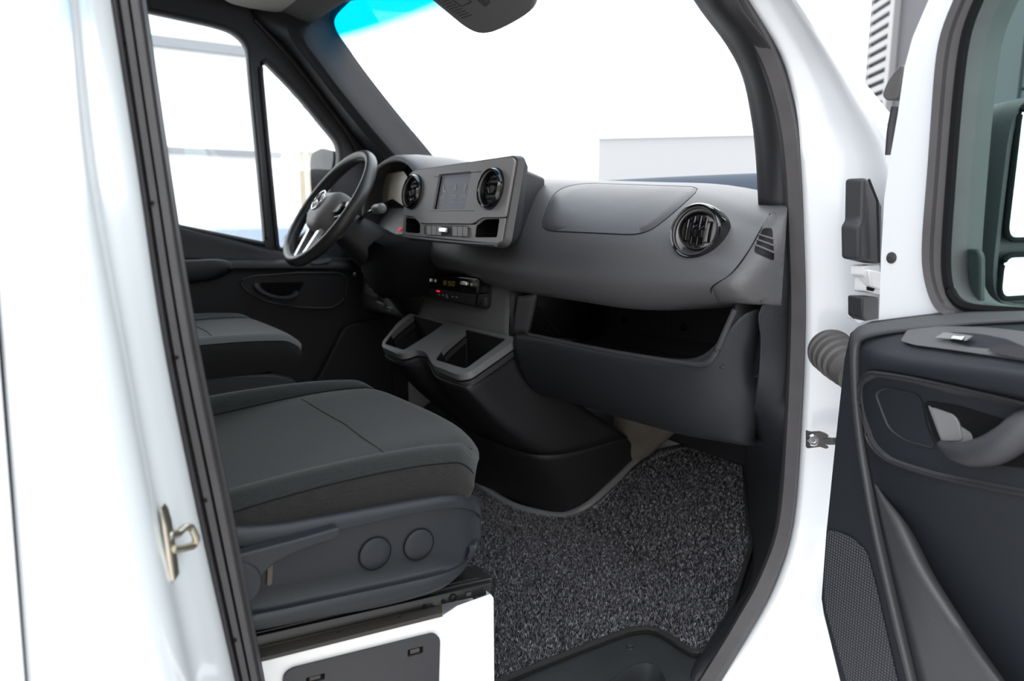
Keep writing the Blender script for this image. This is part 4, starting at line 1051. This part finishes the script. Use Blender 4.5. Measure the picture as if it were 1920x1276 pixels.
res = delaunay_2d_cdt(pts2, [(i, (i+1) % nr) for i in range(nr)], [], 1, 1e-5)
mv = [Vector((p.x, p.y, gz(p.x)-.004)) for p in res[0]]
mat_body = obj('backing', (mv, [tuple(f) for f in res[2]]), M['carpetbase'], FM, solid=.006)
obj('bound_edge', tube([Vector((p.x, p.y, gz(p.x)+.004)) for p in ring2], .0055, 8, closed=True), M['binding'], FM)
# carpet pile: many tiny tufts, denser near the camera
tv, tfc, tint = [], [], []
NT = 0
xs = [p.x for p in poly]; ysx = [p.y for p in poly]
rng = random.Random(3)
from mathutils import noise as mn
while NT < 150000:
    x = rng.uniform(.56, max(xs)); y = rng.uniform(min(ysx), .16)
    if not inside(x, y): continue
    NT += 1
    z = gz(x)+.003; a = rng.uniform(0, 6.283); h = rng.uniform(.003, .0065); wd = rng.uniform(.0005, .0009)
    l = rng.uniform(0, .0045); a2 = rng.uniform(0, 6.283)
    dx, dy = math.cos(a)*wd, math.sin(a)*wd; tx, ty = math.cos(a2)*l, math.sin(a2)*l
    i = len(tv)
    tv += [(x-dx-1.0, y-dy+.4, z), (x+dx-1.0, y+dy+.4, z), (x+dx*.6+tx-1.0, y+dy*.6+ty+.4, z+h), (x-dx*.6+tx-1.0, y-dy*.6+ty+.4, z+h)]
    tfc.append((i, i+1, i+2, i+3))
    n_ = mn.noise(Vector((x*170, y*170, 0)))+.5*mn.noise(Vector((x*420, y*420, 3)))
    c_ = n_*.55+.46+rng.uniform(-.28, .28)
    c_ = max(0, min(1, c_)); g_ = .026+.50*c_**2.2
    tint += [(g_*.97, g_*.97, g_*1.07, 1)]*4
me = bpy.data.meshes.new('carpet_pile'); me.from_pydata(tv, [], tfc); me.materials.append(M['tuft'])
at = me.color_attributes.new('tint', 'FLOAT_COLOR', 'POINT')
at.data.foreach_set('color', [c for t in tint for c in t])
cp_ = bpy.data.objects.new('carpet_pile', me); COL.objects.link(cp_); cp_.parent = FM; cp_['kind'] = 'stuff'

# ================================================================== SUN VISORS
wsn = Vector((1, 0, .826)).normalized()
vz = thing('sun_visor', 'dark grey passenger sun visor hanging down with faint printed label', 'sun visor', (.70, -.35, 1.36))
VPt = (.79, 0, 1.28)
vl = [(690, -80), (752, -46), (805, -2), (848, 34), (872, 53), (896, 64), (922, 62), (957, 46), (988, 26), (999, 10), (1000, -10), (985, -60), (940, -150)]
vl3 = [VN(u, v, VPt, wsn) for u, v in vl]
obj('panel', plate(cr(vl3, 3, True), wsn*.018), M['visor'], vz, bevel=.007, seg=3)
g = []
def vp(u, v): return VN(u, v, Vector(VPt)-wsn*.0006, wsn)
for k in range(9): g.append(tube([vp(818+k*6, 2+k*4), vp(836+k*6, -4+k*4)], .0009, 4))
for q in [[(848, 0), (866, 12), (884, 4)], [(868, 11), (884, 3), (872, -6)]]: g.append(tube([vp(*p) for p in q], .0009, 4))
for k in range(4): g.append(tube([vp(896+k*6, 0), vp(910+k*3, 12-k*2)], .0014, 4))
obj('label_print', join(*g), M['print'], vz)
dv = thing('sun_visor', 'beige grey driver sun visor folded up at the roof above far window', 'sun visor', (.6, .4, 1.42))
dl = [(380, -30), (415, -2), (440, 10), (490, 20), (545, 26), (596, 21), (645, 6), (700, -12), (640, -70), (440, -70)]
obj('panel', plate(cr(pn(dl, (0, 0, 1.385), (0, 0, 1)), 3, True), (0, 0, .018)), M['visor2'], dv, bevel=.006)

# ================================================================== DRIVER DOOR (far side)
DD = thing('door', 'closed far driver door with black trim, armrest and two windows', 'door', (.5, .83, 0))
YD = .83
oD = [(120, -60), (395, -22), (452, 2), (488, 34), (530, 80), (568, 126), (612, 182), (660, 246), (700, 300), (712, 345)]
oD3 = px(oD, 'Y', YD)+[Vector((1.14, YD, .70)), Vector((1.14, YD, -.10)), Vector((-.10, YD, -.10))]
h1 = rnd(px([(180, 0), (272, 18), (402, 46), (440, 58), (466, 84), (471, 150), (486, 300), (500, 458), (335, 425), (160, 385)], 'Y', YD), [.02, .02, .06, .05, .05, .05, .02, .015, .02, .02], 4)
h2 = rnd(px([(488, 128), (494, 112), (504, 118), (560, 176), (604, 230), (636, 268), (640, 300), (600, 420), (528, 470), (520, 464), (504, 300)], 'Y', YD), [.03, .015, .02, .05, .05, .03, .04, .03, .02, .01, .05], 4)
obj('frame', plate(oD3, (0, .045, 0), [h1, h2]), M['lower'], DD, bevel=.004)
for h in (h1, h2):
    obj('window_seal', tube(resamp([p+Vector((0, -.002, 0)) for p in h], 90), .0075, 8, closed=True), M['rubber'], DD)
    obj('window_glass', plate([p+Vector((0, .022, 0)) for p in h], (0, .003, 0)), M['winglass'], DD)
ed = cr(px([(478, 38), (508, 70), (560, 130), (606, 190), (650, 250), (672, 290)], 'Y', YD-.012), 4)
obj('frame_edge', tube(ed, .006, 8, flat=.6), M['bellows'], DD)
rows = []
for u0, v0, v1, v2 in ((150, 372, 430, 485), (340, 426, 458, 488), (430, 447, 472, 489), (520, 468, 480, 491), (600, 478, 484, 491), (690, 486, 488, 492)):
    rows.append([V(u0, v0, 'Y', YD-.002), V(u0, v0+5, 'Y', YD-.016), V(u0, v1, 'Y', YD-.022), V(u0, v2, 'Y', YD-.03)])
obj('belt_trim', loft(rows, 4, 3), M['black'], DD, ang=60, solid=.003)
rows = []
for u0, v0 in ((150, 497), (340, 493), (430, 490), (520, 490), (600, 490), (660, 492), (720, 496)):
    rows.append([V(u0, v0-4, 'Y', .80), V(u0, v0+2, 'Y', .775), V(u0, v0+12, 'Y', .765), V(u0, v0+26, 'Y', .772), V(u0, v0+150, 'Y', .785), V(u0, v0+330, 'Y', .79)])
obj('door_card', loft(rows, 3, 3), M['black'], DD, ang=60, solid=.003)
rows = []
for u0, v0, v1 in ((150, 492, 555), (345, 490, 532), (400, 488, 524), (424, 491, 514), (436, 497, 505)):
    rows.append([V(u0, v0, 'Y', .775), V(u0, v0-2, 'Y', .735), V(u0, v0+8, 'Y', .722), V(u0, v1-6, 'Y', .728), V(u0, v1, 'Y', .765)])
obj('armrest', join(loft(rows, 3, 3)), M['black'], DD, ang=60, solid=.003)
bz = rnd([Vector((u, v, 0)) for u, v in [(447, 528), (470, 518), (560, 511), (636, 511), (652, 522), (648, 560), (624, 578), (560, 576), (500, 566), (464, 548)]], 14, 4)
bz3 = [V(p.x, p.y, 'Y', .770) for p in bz]
obj('handle_bezel', plate(bz3, (0, .006, 0)), M['black'], DD, bevel=.002)
obj('bezel_rim', tube(bz3, .0035, 6, closed=True), M['lower'], DD)
hs = [V(u, v, 'Y', y) for u, v, y in ((479, 533, .768), (487, 544, .755), (505, 554, .748), (528, 559, .748), (548, 556, .755), (556, 548, .766))]
obj('pull_handle', tube(cr(hs, 5), .011, 10, flat=.7), M['lower'], DD)
obj('handle_recess', plate(rnd(px([(484, 530), (572, 528), (560, 548), (530, 556), (500, 548)], 'Y', .769), .015, 4), (0, .0005, 0)), M['matt'], DD)
sk_ = rnd(px([(580, 494), (612, 485), (622, 487), (616, 493), (590, 498)], 'Y', .772), .006, 3)
obj('window_switches', plate(sk_, (0, -.008, .004)), M['satin'], DD, bevel=.002)
obj('door_pocket', plate(rnd(px([(560, 760), (600, 690), (640, 610), (720, 590), (740, 800)], 'Y', .775), .02, 4), (0, -.03, 0)), M['black'], DD, bevel=.01)
# exterior mirror of the far side seen through the quarter window
mh = V(606, 335, 'Y', 1.02)
mr = [[mh+Vector((d_*.9, s*.085*math.copysign(abs(math.cos(a))**.6, math.cos(a))+.06, s*.11*math.copysign(abs(math.sin(a))**.6, math.sin(a)))) for a in [2*math.pi*k/20 for k in range(20)]] for d_, s in ((0, .9), (.02, 1.0), (.08, .9), (.13, .55))]
em_ = obj('mirror_housing', grid(mr, cu=True, caps=True), M['matt'], DD, ang=60)
obj('mirror_arm', tube([mh+Vector((.06, .0, -.09)), Vector((.95, .86, .72))], .018, 8), M['matt'], em_)

# ================================================================== PASSENGER DOOR (open, at the right)
DO = Vector((.95, -.96, 0)); DDv = Vector((-.186, -.983, 0)).normalized(); DNv = Vector((-.983, .186, 0)).normalized()
PD = thing('door', 'open white front passenger door with black trim panel, window and mirror', 'door', tuple(DO))
def pd(u, v, n=0.0): return VN(u, v, DO+DNv*n, DNv)
def dsz(s, z, n=0.0): return DO+DDv*s+DNv*n+Vector((0, 0, z))
def sz(p): q = p-DO; return (q.dot(DDv), p.z, q.dot(DNv))
def pds(pts, n=0.0): return [pd(u, v, n) for u, v in pts]
# shell with window opening
le = pds([(1741, 0), (1711, 70), (1696, 125), (1683, 216), (1668, 301), (1658, 371), (1652, 481), (1648, 597), (1620, 720), (1600, 850), (1580, 1000), (1570, 1121), (1590, 1276), (1640, 1420)], -.012)
top0 = sz(le[0]); 
upx = [dsz(.30, 1.33, -.012), dsz(.42, 1.42, -.012), dsz(1.05, 1.45, -.012), dsz(1.12, .8, -.012), dsz(1.10, .10, -.012), dsz(.95, -.25, -.012), dsz(.12, -.25, -.012)]
mid_ = [dsz(top0[0]+.055, top0[1]+.12, -.012)]
outer = list(reversed(le))+mid_+upx
gl_ = pds([(1839, 0), (1811, 65), (1796, 215), (1783, 391), (1776, 491), (1781, 541), (1801, 572), (1840, 581), (1960, 583)], -.012)
g0 = sz(gl_[0])
hole0 = list(gl_)+[dsz(.98, sz(gl_[-1])[1]+.02, -.012), dsz(1.0, .9, -.012), dsz(.95, 1.36, -.012), dsz(.46, 1.34, -.012), dsz(.36, 1.27, -.012), dsz(g0[0]+.04, g0[1]+.09, -.012)]
def relax(L, k=5, it=8):
    P = []
    for i in range(len(L)):
        for j in range(k): P.append(mixv(L[i], L[(i+1) % len(L)], j/k))
    for _ in range(it): P = [P[i]*.5+(P[i-1]+P[(i+1) % len(P)])*.25 for i in range(len(P))]
    return P
hole = relax(hole0)
obj('shell', plate(outer, -DNv*.055, [hole]), M['white'], PD, bevel=.010, seg=3)
# black window surround, sloping in to the glass
so_ = pds([(1796, 0), (1763, 75), (1755, 190), (1746, 326), (1733, 466), (1738, 521), (1756, 582), (1790, 600), (1960, 604)], -.008)
s0_ = sz(so_[0])
soL = list(so_)+[dsz(1.0, sz(so_[-1])[1]+.02, -.008), dsz(1.03, .9, -.008), dsz(.98, 1.39, -.008), dsz(.45, 1.37, -.008), dsz(.34, 1.30, -.008), dsz(s0_[0]+.04, s0_[1]+.09, -.008)]
def ringrows(a, b, ts): return [[mixv(p, q, t)+DNv*n for p, q in zip(a, b)] for t, n in ts]
A_ = relax(soL); B_ = hole
obj('window_surround', grid(ringrows(A_, B_, ((-.02, -.012), (0, .004), (.12, .012), (.42, .010), (.48, .005), (.80, .003), (.86, .007), (1.0, .003), (1.03, -.004), (1.04, -.06))), cu=True), M['rubber'], PD, ang=50)
obj('window_glass', plate([p-DNv*.030 for p in hole], -DNv*.003), M['doorglass'], PD)

obj('glass_edge', tube([p+DNv*.004 for p in hole], .006, 6, closed=True), M['matt'], PD)
# trim panel: base plate and flange
fl = pds([(1592, 624), (1606, 612), (1631, 602), (1693, 594), (1760, 586), (1830, 583), (1960, 581)], .0)
fb_ = pds([(1581, 672), (1564, 829), (1547, 998), (1538, 1121), (1542, 1149), (1573, 1276), (1610, 1420)], .0)
base = list(reversed(fb_))+fl+[dsz(1.0, .64, 0), dsz(1.0, -.15, 0), dsz(.15, -.2, 0)]
obj('trim_base', plate(base, -DNv*.012), M['navy'], PD, bevel=.004, seg=3)
# upper roll along the top and the raised border line
bl = [(1960, 600), (1830, 608), (1760, 617), (1690, 622), (1640, 630), (1618, 638), (1611, 652), (1610, 690), (1613, 756), (1621, 830), (1631, 897), (1646, 980), (1665, 1065), (1690, 1170), (1716, 1276), (1752, 1420)]
fo_ = [(1960, 584), (1830, 586), (1760, 590), (1692, 598), (1632, 607), (1606, 617), (1596, 632), (1594, 690), (1598, 756), (1606, 830), (1617, 897), (1632, 980), (1650, 1065), (1675, 1170), (1702, 1276), (1738, 1420)]
rows = []
for (u, v), (u2, v2) in zip(fo_, bl):
    a, b = pd(u, v, .001), pd(u2, v2, .012)
    rows.append([a, mixv(a, b, .4)+DNv*.005, mixv(a, b, .8)+DNv*.008, b+DNv*.004, b-DNv*.012])
obj('border_roll', loft(rows, 4, 4), M['slab'], PD, ang=60, solid=.002)
# sculpted inner panel
def fan(pts): return [pd(u, v, n) for u, v, n in pts]
def fanx(pts): r = fan(pts); return r+[r[-1]+DDv*.30, r[-1]+DDv*.60]
rows = [fanx(r) for r in (
    ((1622, 632, .008), (1700, 623, .012), (1790, 613, .014), (1960, 606, .016), (2150, 600, .016)),
    ((1619, 640, .012), (1696, 632, .024), (1790, 628, .034), (1960, 630, .042), (2150, 640, .045)),
    ((1615, 650, .014), (1660, 652, .034), (1780, 664, .056), (1960, 690, .068), (2150, 725, .07)),
    ((1614, 662, .016), (1650, 668, .044), (1770, 686, .070), (1960, 712, .084), (2150, 760, .085)),
    ((1614, 690, .017), (1644, 688, .046), (1765, 706, .070), (1960, 748, .082), (2150, 790, .085)),
    ((1615, 720, .016), (1636, 705, .040), (1760, 724, .056), (1960, 764, .064), (2150, 810, .065)),
    ((1618, 790, .014), (1640, 790, .030), (1760, 810, .044), (1960, 850, .052), (2150, 890, .052)),
    ((1626, 850, .012), (1660, 862, .026), (1760, 895, .040), (1960, 932, .048), (2150, 970, .048)),
    ((1634, 900, .010), (1680, 925, .020), (1780, 955, .032), (1960, 990, .040), (2150, 1020, .040)),
    ((1652, 990, .008), (1700, 1010, .012), (1800, 1040, .018), (1960, 1080, .024), (2150, 1100, .024)),
    ((1680, 1120, .008), (1730, 1130, .010), (1830, 1150, .012), (1960, 1180, .014), (2150, 1200, .014)),
    ((1722, 1290, .008), (1770, 1295, .010), (1860, 1300, .010), (1960, 1310, .010), (2150, 1320, .010)),
    ((1760, 1430, .008), (1800, 1430, .010), (1880, 1430, .010), (1960, 1430, .010), (2150, 1430, .010)))]
ipg = loft(rows, 5, 5)
obj('inner_panel', ipg, M['navy'], PD, ang=70, solid=.003)
ipT = BVHTree.FromPolygons([tuple(v) for v in ipg[0]], ipg[1])
def ih(u, v, off=.0):
    h = hit(u, v, ipT, off)
    return h if h is not None else pd(u, v, .03+off)
# map pocket slab with ridge
rows = [fan(r) for r in (
    ((1641, 906, .012), (1645, 912, .014), (1652, 925, .012), (1660, 950, .0)),
    ((1648, 945, .012), (1672, 972, .040), (1690, 975, .036), (1705, 990, .010)),
    ((1666, 1030, .012), (1712, 1062, .056), (1735, 1062, .048), (1752, 1080, .012)),
    ((1690, 1130, .012), (1764, 1150, .062), (1790, 1150, .054), (1808, 1170, .010)),
    ((1718, 1250, .012), (1826, 1240, .066), (1850, 1240, .056), (1872, 1262, .008)),
    ((1748, 1370, .012), (1890, 1330, .066), (1915, 1330, .056), (1940, 1352, .008)),
    ((1780, 1480, .012), (1950, 1420, .066), (1975, 1420, .056), (2000, 1440, .008)))]
obj('map_pocket', loft(rows, 5, 5), M['slab'], PD, ang=70, solid=.003)
# speaker grille
gr = rnd([Vector((u, v, 0)) for u, v in [(1553, 991), (1594, 1003), (1626, 1032), (1644, 1099), (1684, 1276), (1712, 1400), (1620, 1400), (1584, 1261), (1549, 1140), (1546, 1099)]], 10, 4)
obj('speaker_grille', plate([pd(p.x, p.y, .0012) for p in gr], DNv*.0012), M['perf'], PD, uv=lambda p: (sz(p)[0], sz(p)[1]))
# pull handle bezel: open frame with deep scoop
bo = [(1617, 745), (1619, 712), (1636, 695), (1700, 702), (1800, 722), (1960, 760), (2060, 790), (2080, 900), (2040, 945), (1960, 930), (1860, 912), (1761, 892), (1700, 873), (1660, 857), (1633, 826)]
bo2 = rnd([Vector((u, v, 0)) for u, v in bo], [12, 12, 14, 30, 30, 30, 30, 40, 30, 30, 30, 30, 20, 25, 20], 4)
b3 = [ih(p.x, p.y, .003) for p in bo2]; cB = sum(b3, Vector())/len(b3)
pz = obj('pull_bezel', grid([[p-DNv*.004 for p in b3], [p+DNv*.002 for p in b3], [mixv(p, cB, .03)+DNv*.003 for p in b3], [mixv(p, cB, .12)-DNv*.003 for p in b3], [mixv(p, cB, .4)-DNv*.006 for p in b3], [cB-DNv*.006]*len(b3)], cu=True), M['lower'], PD, ang=60)
obj('bezel_rim', tube([p+DNv*.003 for p in b3], .0024, 6, closed=True), M['black'], pz)
sc2 = rnd([Vector((u, v, 0)) for u, v in [(1643, 735), (1662, 724), (1730, 738), (1742, 800), (1762, 842), (1700, 826), (1668, 802)]], 16, 4)
s3 = [ih(p.x, p.y, .004) for p in sc2]; cS = sum(s3, Vector())/len(s3)
obj('scoop', grid([[p-DNv*.001 for p in s3], [mixv(p, cS, .10)-DNv*.004 for p in s3], [mixv(p, cS, .35)-DNv*.008 for p in s3], [cS-DNv*.008]*len(s3)], cu=True), M['black'], pz, ang=60)
nb = .046
cavp = rnd([Vector((u, v, 0)) for u, v in [(1734, 750), (1800, 760), (1900, 790), (1990, 830), (1960, 880), (1860, 870), (1790, 850), (1757, 826)]], 14, 4)
obj('handle_cavity', plate([ih(p.x, p.y, .0) for p in cavp], DNv*.0035), M['matt'], pz)
lt = [pd(u, v, nb+.006) for u, v in [(1737, 755), (1790, 766), (1815, 790), (1826, 829), (1800, 838), (1766, 832)]]
lt_ = obj('release_surround', plate(rnd(lt, .006, 3), -DNv*.005), M['satin'], pz, bevel=.002)
li = [pd(u, v, nb+.009) for u, v in [(1744, 762), (1788, 777), (1797, 790), (1804, 826), (1766, 827)]]
obj('release_lever', plate(rnd(li, .005, 3), -DNv*.004), M['satin'], lt_, bevel=.0015)
hp_ = [(1764, 832, .058, .0045), (1790, 846, .066, .010), (1820, 850, .074, .014), (1858, 843, .078, .0165), (1890, 826, .078, .017), (1925, 800, .072, .017), (1965, 790, .06, .017), (2000, 785, .05, .016)]
hpp = cr([pd(u, v, n) for u, v, n, r in hp_], 4); hr_ = []
for i in range(len(hpp)):
    t = i/4; k = min(len(hp_)-2, int(t)); hr_.append(hp_[k][3]+(hp_[k+1][3]-hp_[k][3])*(t-k))
obj('pull_handle', tube(hpp, hr_, 14, flat=1.0), M['lower'], PD, ang=60)
# switch plate on the armrest
swp = [(1693, 645), (1704, 626), (1763, 620), (1840, 622), (1960, 634), (2040, 650), (2040, 712), (1960, 690), (1800, 664), (1720, 653)]
sw3 = [ih(u, v, .006) for u, v in swp]
spl = obj('switch_plate', plate(rnd(sw3, .005, 3), -DNv*.008), M['dash'], PD, bevel=.001)
q = [ih(u, v, .0064) for u, v in [(1760, 639), (1776, 630), (1832, 636), (1818, 645)]]
ws = obj('window_switch', plate(q, DNv*.0006), M['gloss'], spl)
obj('switch_tip', plate([ih(u, v, .0066) for u, v in [(1790, 641), (1798, 635), (1816, 637), (1812, 644)]], DNv*.003), M['chrome'], ws, bevel=.001)
q = [ih(u, v, .0064) for u, v in [(1856, 664), (1880, 652), (1960, 660), (1960, 684), (1900, 676)]]
obj('grip_recess', plate(rnd(q, .004, 3), DNv*.0006), M['black'], spl)

# exterior mirror, beyond the glass
nm = -.105
def mz(u, v, n): return pd(u, v, n)
c0 = [(1842, 196), (1872, 176), (1930, 165), (2100, 165), (2100, 590), (1900, 590), (1850, 560), (1812, 480), (1801, 311), (1813, 250)]
sA = sz(mz(1797, 350, -.165))[0]; sB = sz(mz(1872, 350, nm))[0]
zt = sz(mz(1872, 176, nm))[1]; zb = sz(mz(1880, 585, nm))[1]
zm = (zt+zb)/2; hz = (zt-zb)/2
rows = []
for s, n0, n1, k in ((sA, -.20, -.27, .55), (sA+.012, -.13, -.33, .86), (sA+(sB-sA)*.45, -.106, -.36, .97), (sA+(sB-sA)*.85, -.104, -.37, 1.0), (sB+.004, -.106, -.37, .99), (sB+.004, -.114, -.362, .965), (sB-.004, -.118, -.358, .955)):
    r = []
    for j in range(40):
        a = 2*math.pi*j/40; ca, sa = math.cos(a), math.sin(a)
        r.append(dsz(s, zm+hz*k*math.copysign(abs(sa)**.35, sa), (n0+n1)/2+(n0-n1)/2*math.copysign(abs(ca)**.35, ca)))
    rows.append(r)
mh_ = obj('mirror_housing', grid(rows, cu=True, caps=True), M['black'], PD, ang=50)
zs = sz(mz(1878, 465, nm))[1]
for z0, z1 in ((zs+.010, zt-.014), (zb+.014, zs-.010)):
    loopm = rnd([dsz(sB+.0045, z0, -.122), dsz(sB+.0045, z0, -.352), dsz(sB+.0045, z1, -.352), dsz(sB+.0045, z1, -.122)], .02, 5)
    mg = obj('mirror_glass', plate(loopm, DDv*.002), M['mirror'], mh_)
    obj('mirror_rim', tube(loopm, .004, 8, closed=True), M['matt'], mh_)
obj('mirror_arm', plate([dsz(sA+.02, zb+.02, -.07), dsz(sB, zb+.02, -.07), dsz(sB, zb-.06, -.07), dsz(sA-.01, zb-.06, -.07)], -DNv*.15), M['black'], PD, bevel=.01)
obj('mirror_foot_cover', plate(rnd([pd(u, v, -.045) for u, v in [(1790, 466), (1832, 467), (1838, 480), (1838, 570), (1792, 570)]], .006, 3), -DNv*.01), M['black'], PD, bevel=.002)
# round rubber plug and front rubber tip of the door
obj('plug', lathe([(.0075, -.002), (.0075, .0012), (.006, .002), (0, .0024)], pd(1672, 483, -.012), DNv, 20), M['lower'], PD)
hk = pds([(1694, 116), (1676, 134), (1662, 155), (1653, 178), (1660, 188), (1682, 188), (1690, 150)], -.035)
obj('roof_rail_cover', plate(rnd(hk, .008, 4), -DNv*.03), M['bellows'], PD, bevel=.006, seg=3)
obj('edge_seal', tube(cr(pds([(1680, 200), (1672, 240), (1668, 290)], -.05), 4), .006, 8), M['lower'], PD)

# hinge side hardware
HX = .97
ct = [(1620, 334), (1627, 333), (1640, 352), (1655, 385), (1652, 495), (1612, 486), (1611, 424), (1618, 412)]
obj('hinge_cover', plate([V(u, v, 'Y', -.955) for u, v in ct], (.0, .03, .0)), M['lower'], PD, bevel=.005, seg=3)
obj('cover_edge', tube([V(1629, 336, 'Y', -.960), V(1645, 376, 'Y', -.962), V(1648, 492, 'Y', -.962)], .002, 6), M['black'], PD)
hg = [(1619, 498), (1650, 496), (1652, 552), (1624, 547), (1626, 520), (1618, 516)]
obj('hinge_bracket', plate(rnd([V(u, v, 'Y', -.95) for u, v in hg], .004, 3), (0, .02, 0)), M['whitebox'], PD, bevel=.003)
obj('hinge_arm', plate([V(u, v, 'Y', -.96) for u, v in [(1630, 505), (1660, 510), (1660, 545), (1634, 538)]], (.01, .03, 0)), M['whitebox'], PD, bevel=.003)
obj('hinge_slot', plate(rnd([V(u, v, 'Y', -.952) for u, v in [(1624, 537), (1640, 541), (1636, 546), (1625, 543)]], .001, 2), (0, -.001, 0)), M['matt'], PD)
hb = [(1606, 556), (1622, 560), (1624, 600), (1612, 606), (1600, 596), (1600, 570)]
hbk = obj('hinge_plate', plate(rnd([V(u, v, 'Y', -.935) for u, v in hb], .004, 3), (0, .012, 0)), M['whitebox'], PD, bevel=.002)
obj('bolt', lathe([(.007, 0), (.007, .004), (.005, .006), (0, .006)], V(1612, 577, 'Y', -.936), (-.7, -.7, 0), 6), M['chrome'], hbk, ang=20)
obj('hinge_block', plate([V(u, v, 'Y', -.96) for u, v in [(1617, 557), (1648, 557), (1648, 598), (1625, 602), (1617, 595)]], (.01, .03, 0)), M['lower'], PD, bevel=.003)
# corrugated cable boot
bpth = [V(1552, 652, 'Y', -.885), V(1566, 662, 'Y', -.910), V(1578, 675, 'Y', -.935), V(1594, 694, 'Y', -.955)]
ba = (bpth[-1]-bpth[0])
L_ = ba.length; pr = []
radii = [(.0, .033), (.10, .036), (.16, .0365), (.20, .034), (.34, .0355), (.38, .033), (.54, .0345), (.58, .031), (.74, .0325), (.78, .029), (.95, .030), (1.0, .028), (1.25, .027)]
prof_ = [(0, 0), (.02, 0), (.031, -.0005)]+[(r*.98, t*L_) for t, r in radii]
obj('cable_boot', lathe(prof_, bpth[0], ba, 32, cap=True), M['bellows'], PD, ang=25)
# check strap with bolt
cs_ = [(1514, 808), (1524, 811), (1540, 810), (1552, 814), (1556, 818), (1546, 822), (1562, 822), (1562, 832), (1546, 834), (1556, 838), (1550, 842), (1538, 838), (1514, 841)]
ck = obj('check_strap', plate([V(u, v, 'Y', -.86-.001*(u-1514)) for u, v in cs_], (.006, .008, 0)), M['bellows'], PD, bevel=.0015)
obj('bolt', lathe([(.0105, 0), (.0105, .003), (.008, .005), (.004, .005), (.0035, .003), (0, .003)], V(1525, 824, 'Y', -.872), (-.75, -.65, 0), 18), M['chrome'], ck, ang=30)
obj('strap_rod', tube([V(1550, 827, 'Y', -.885), V(1600, 826, 'Y', -.93)], .006, 8), M['bellows'], PD)
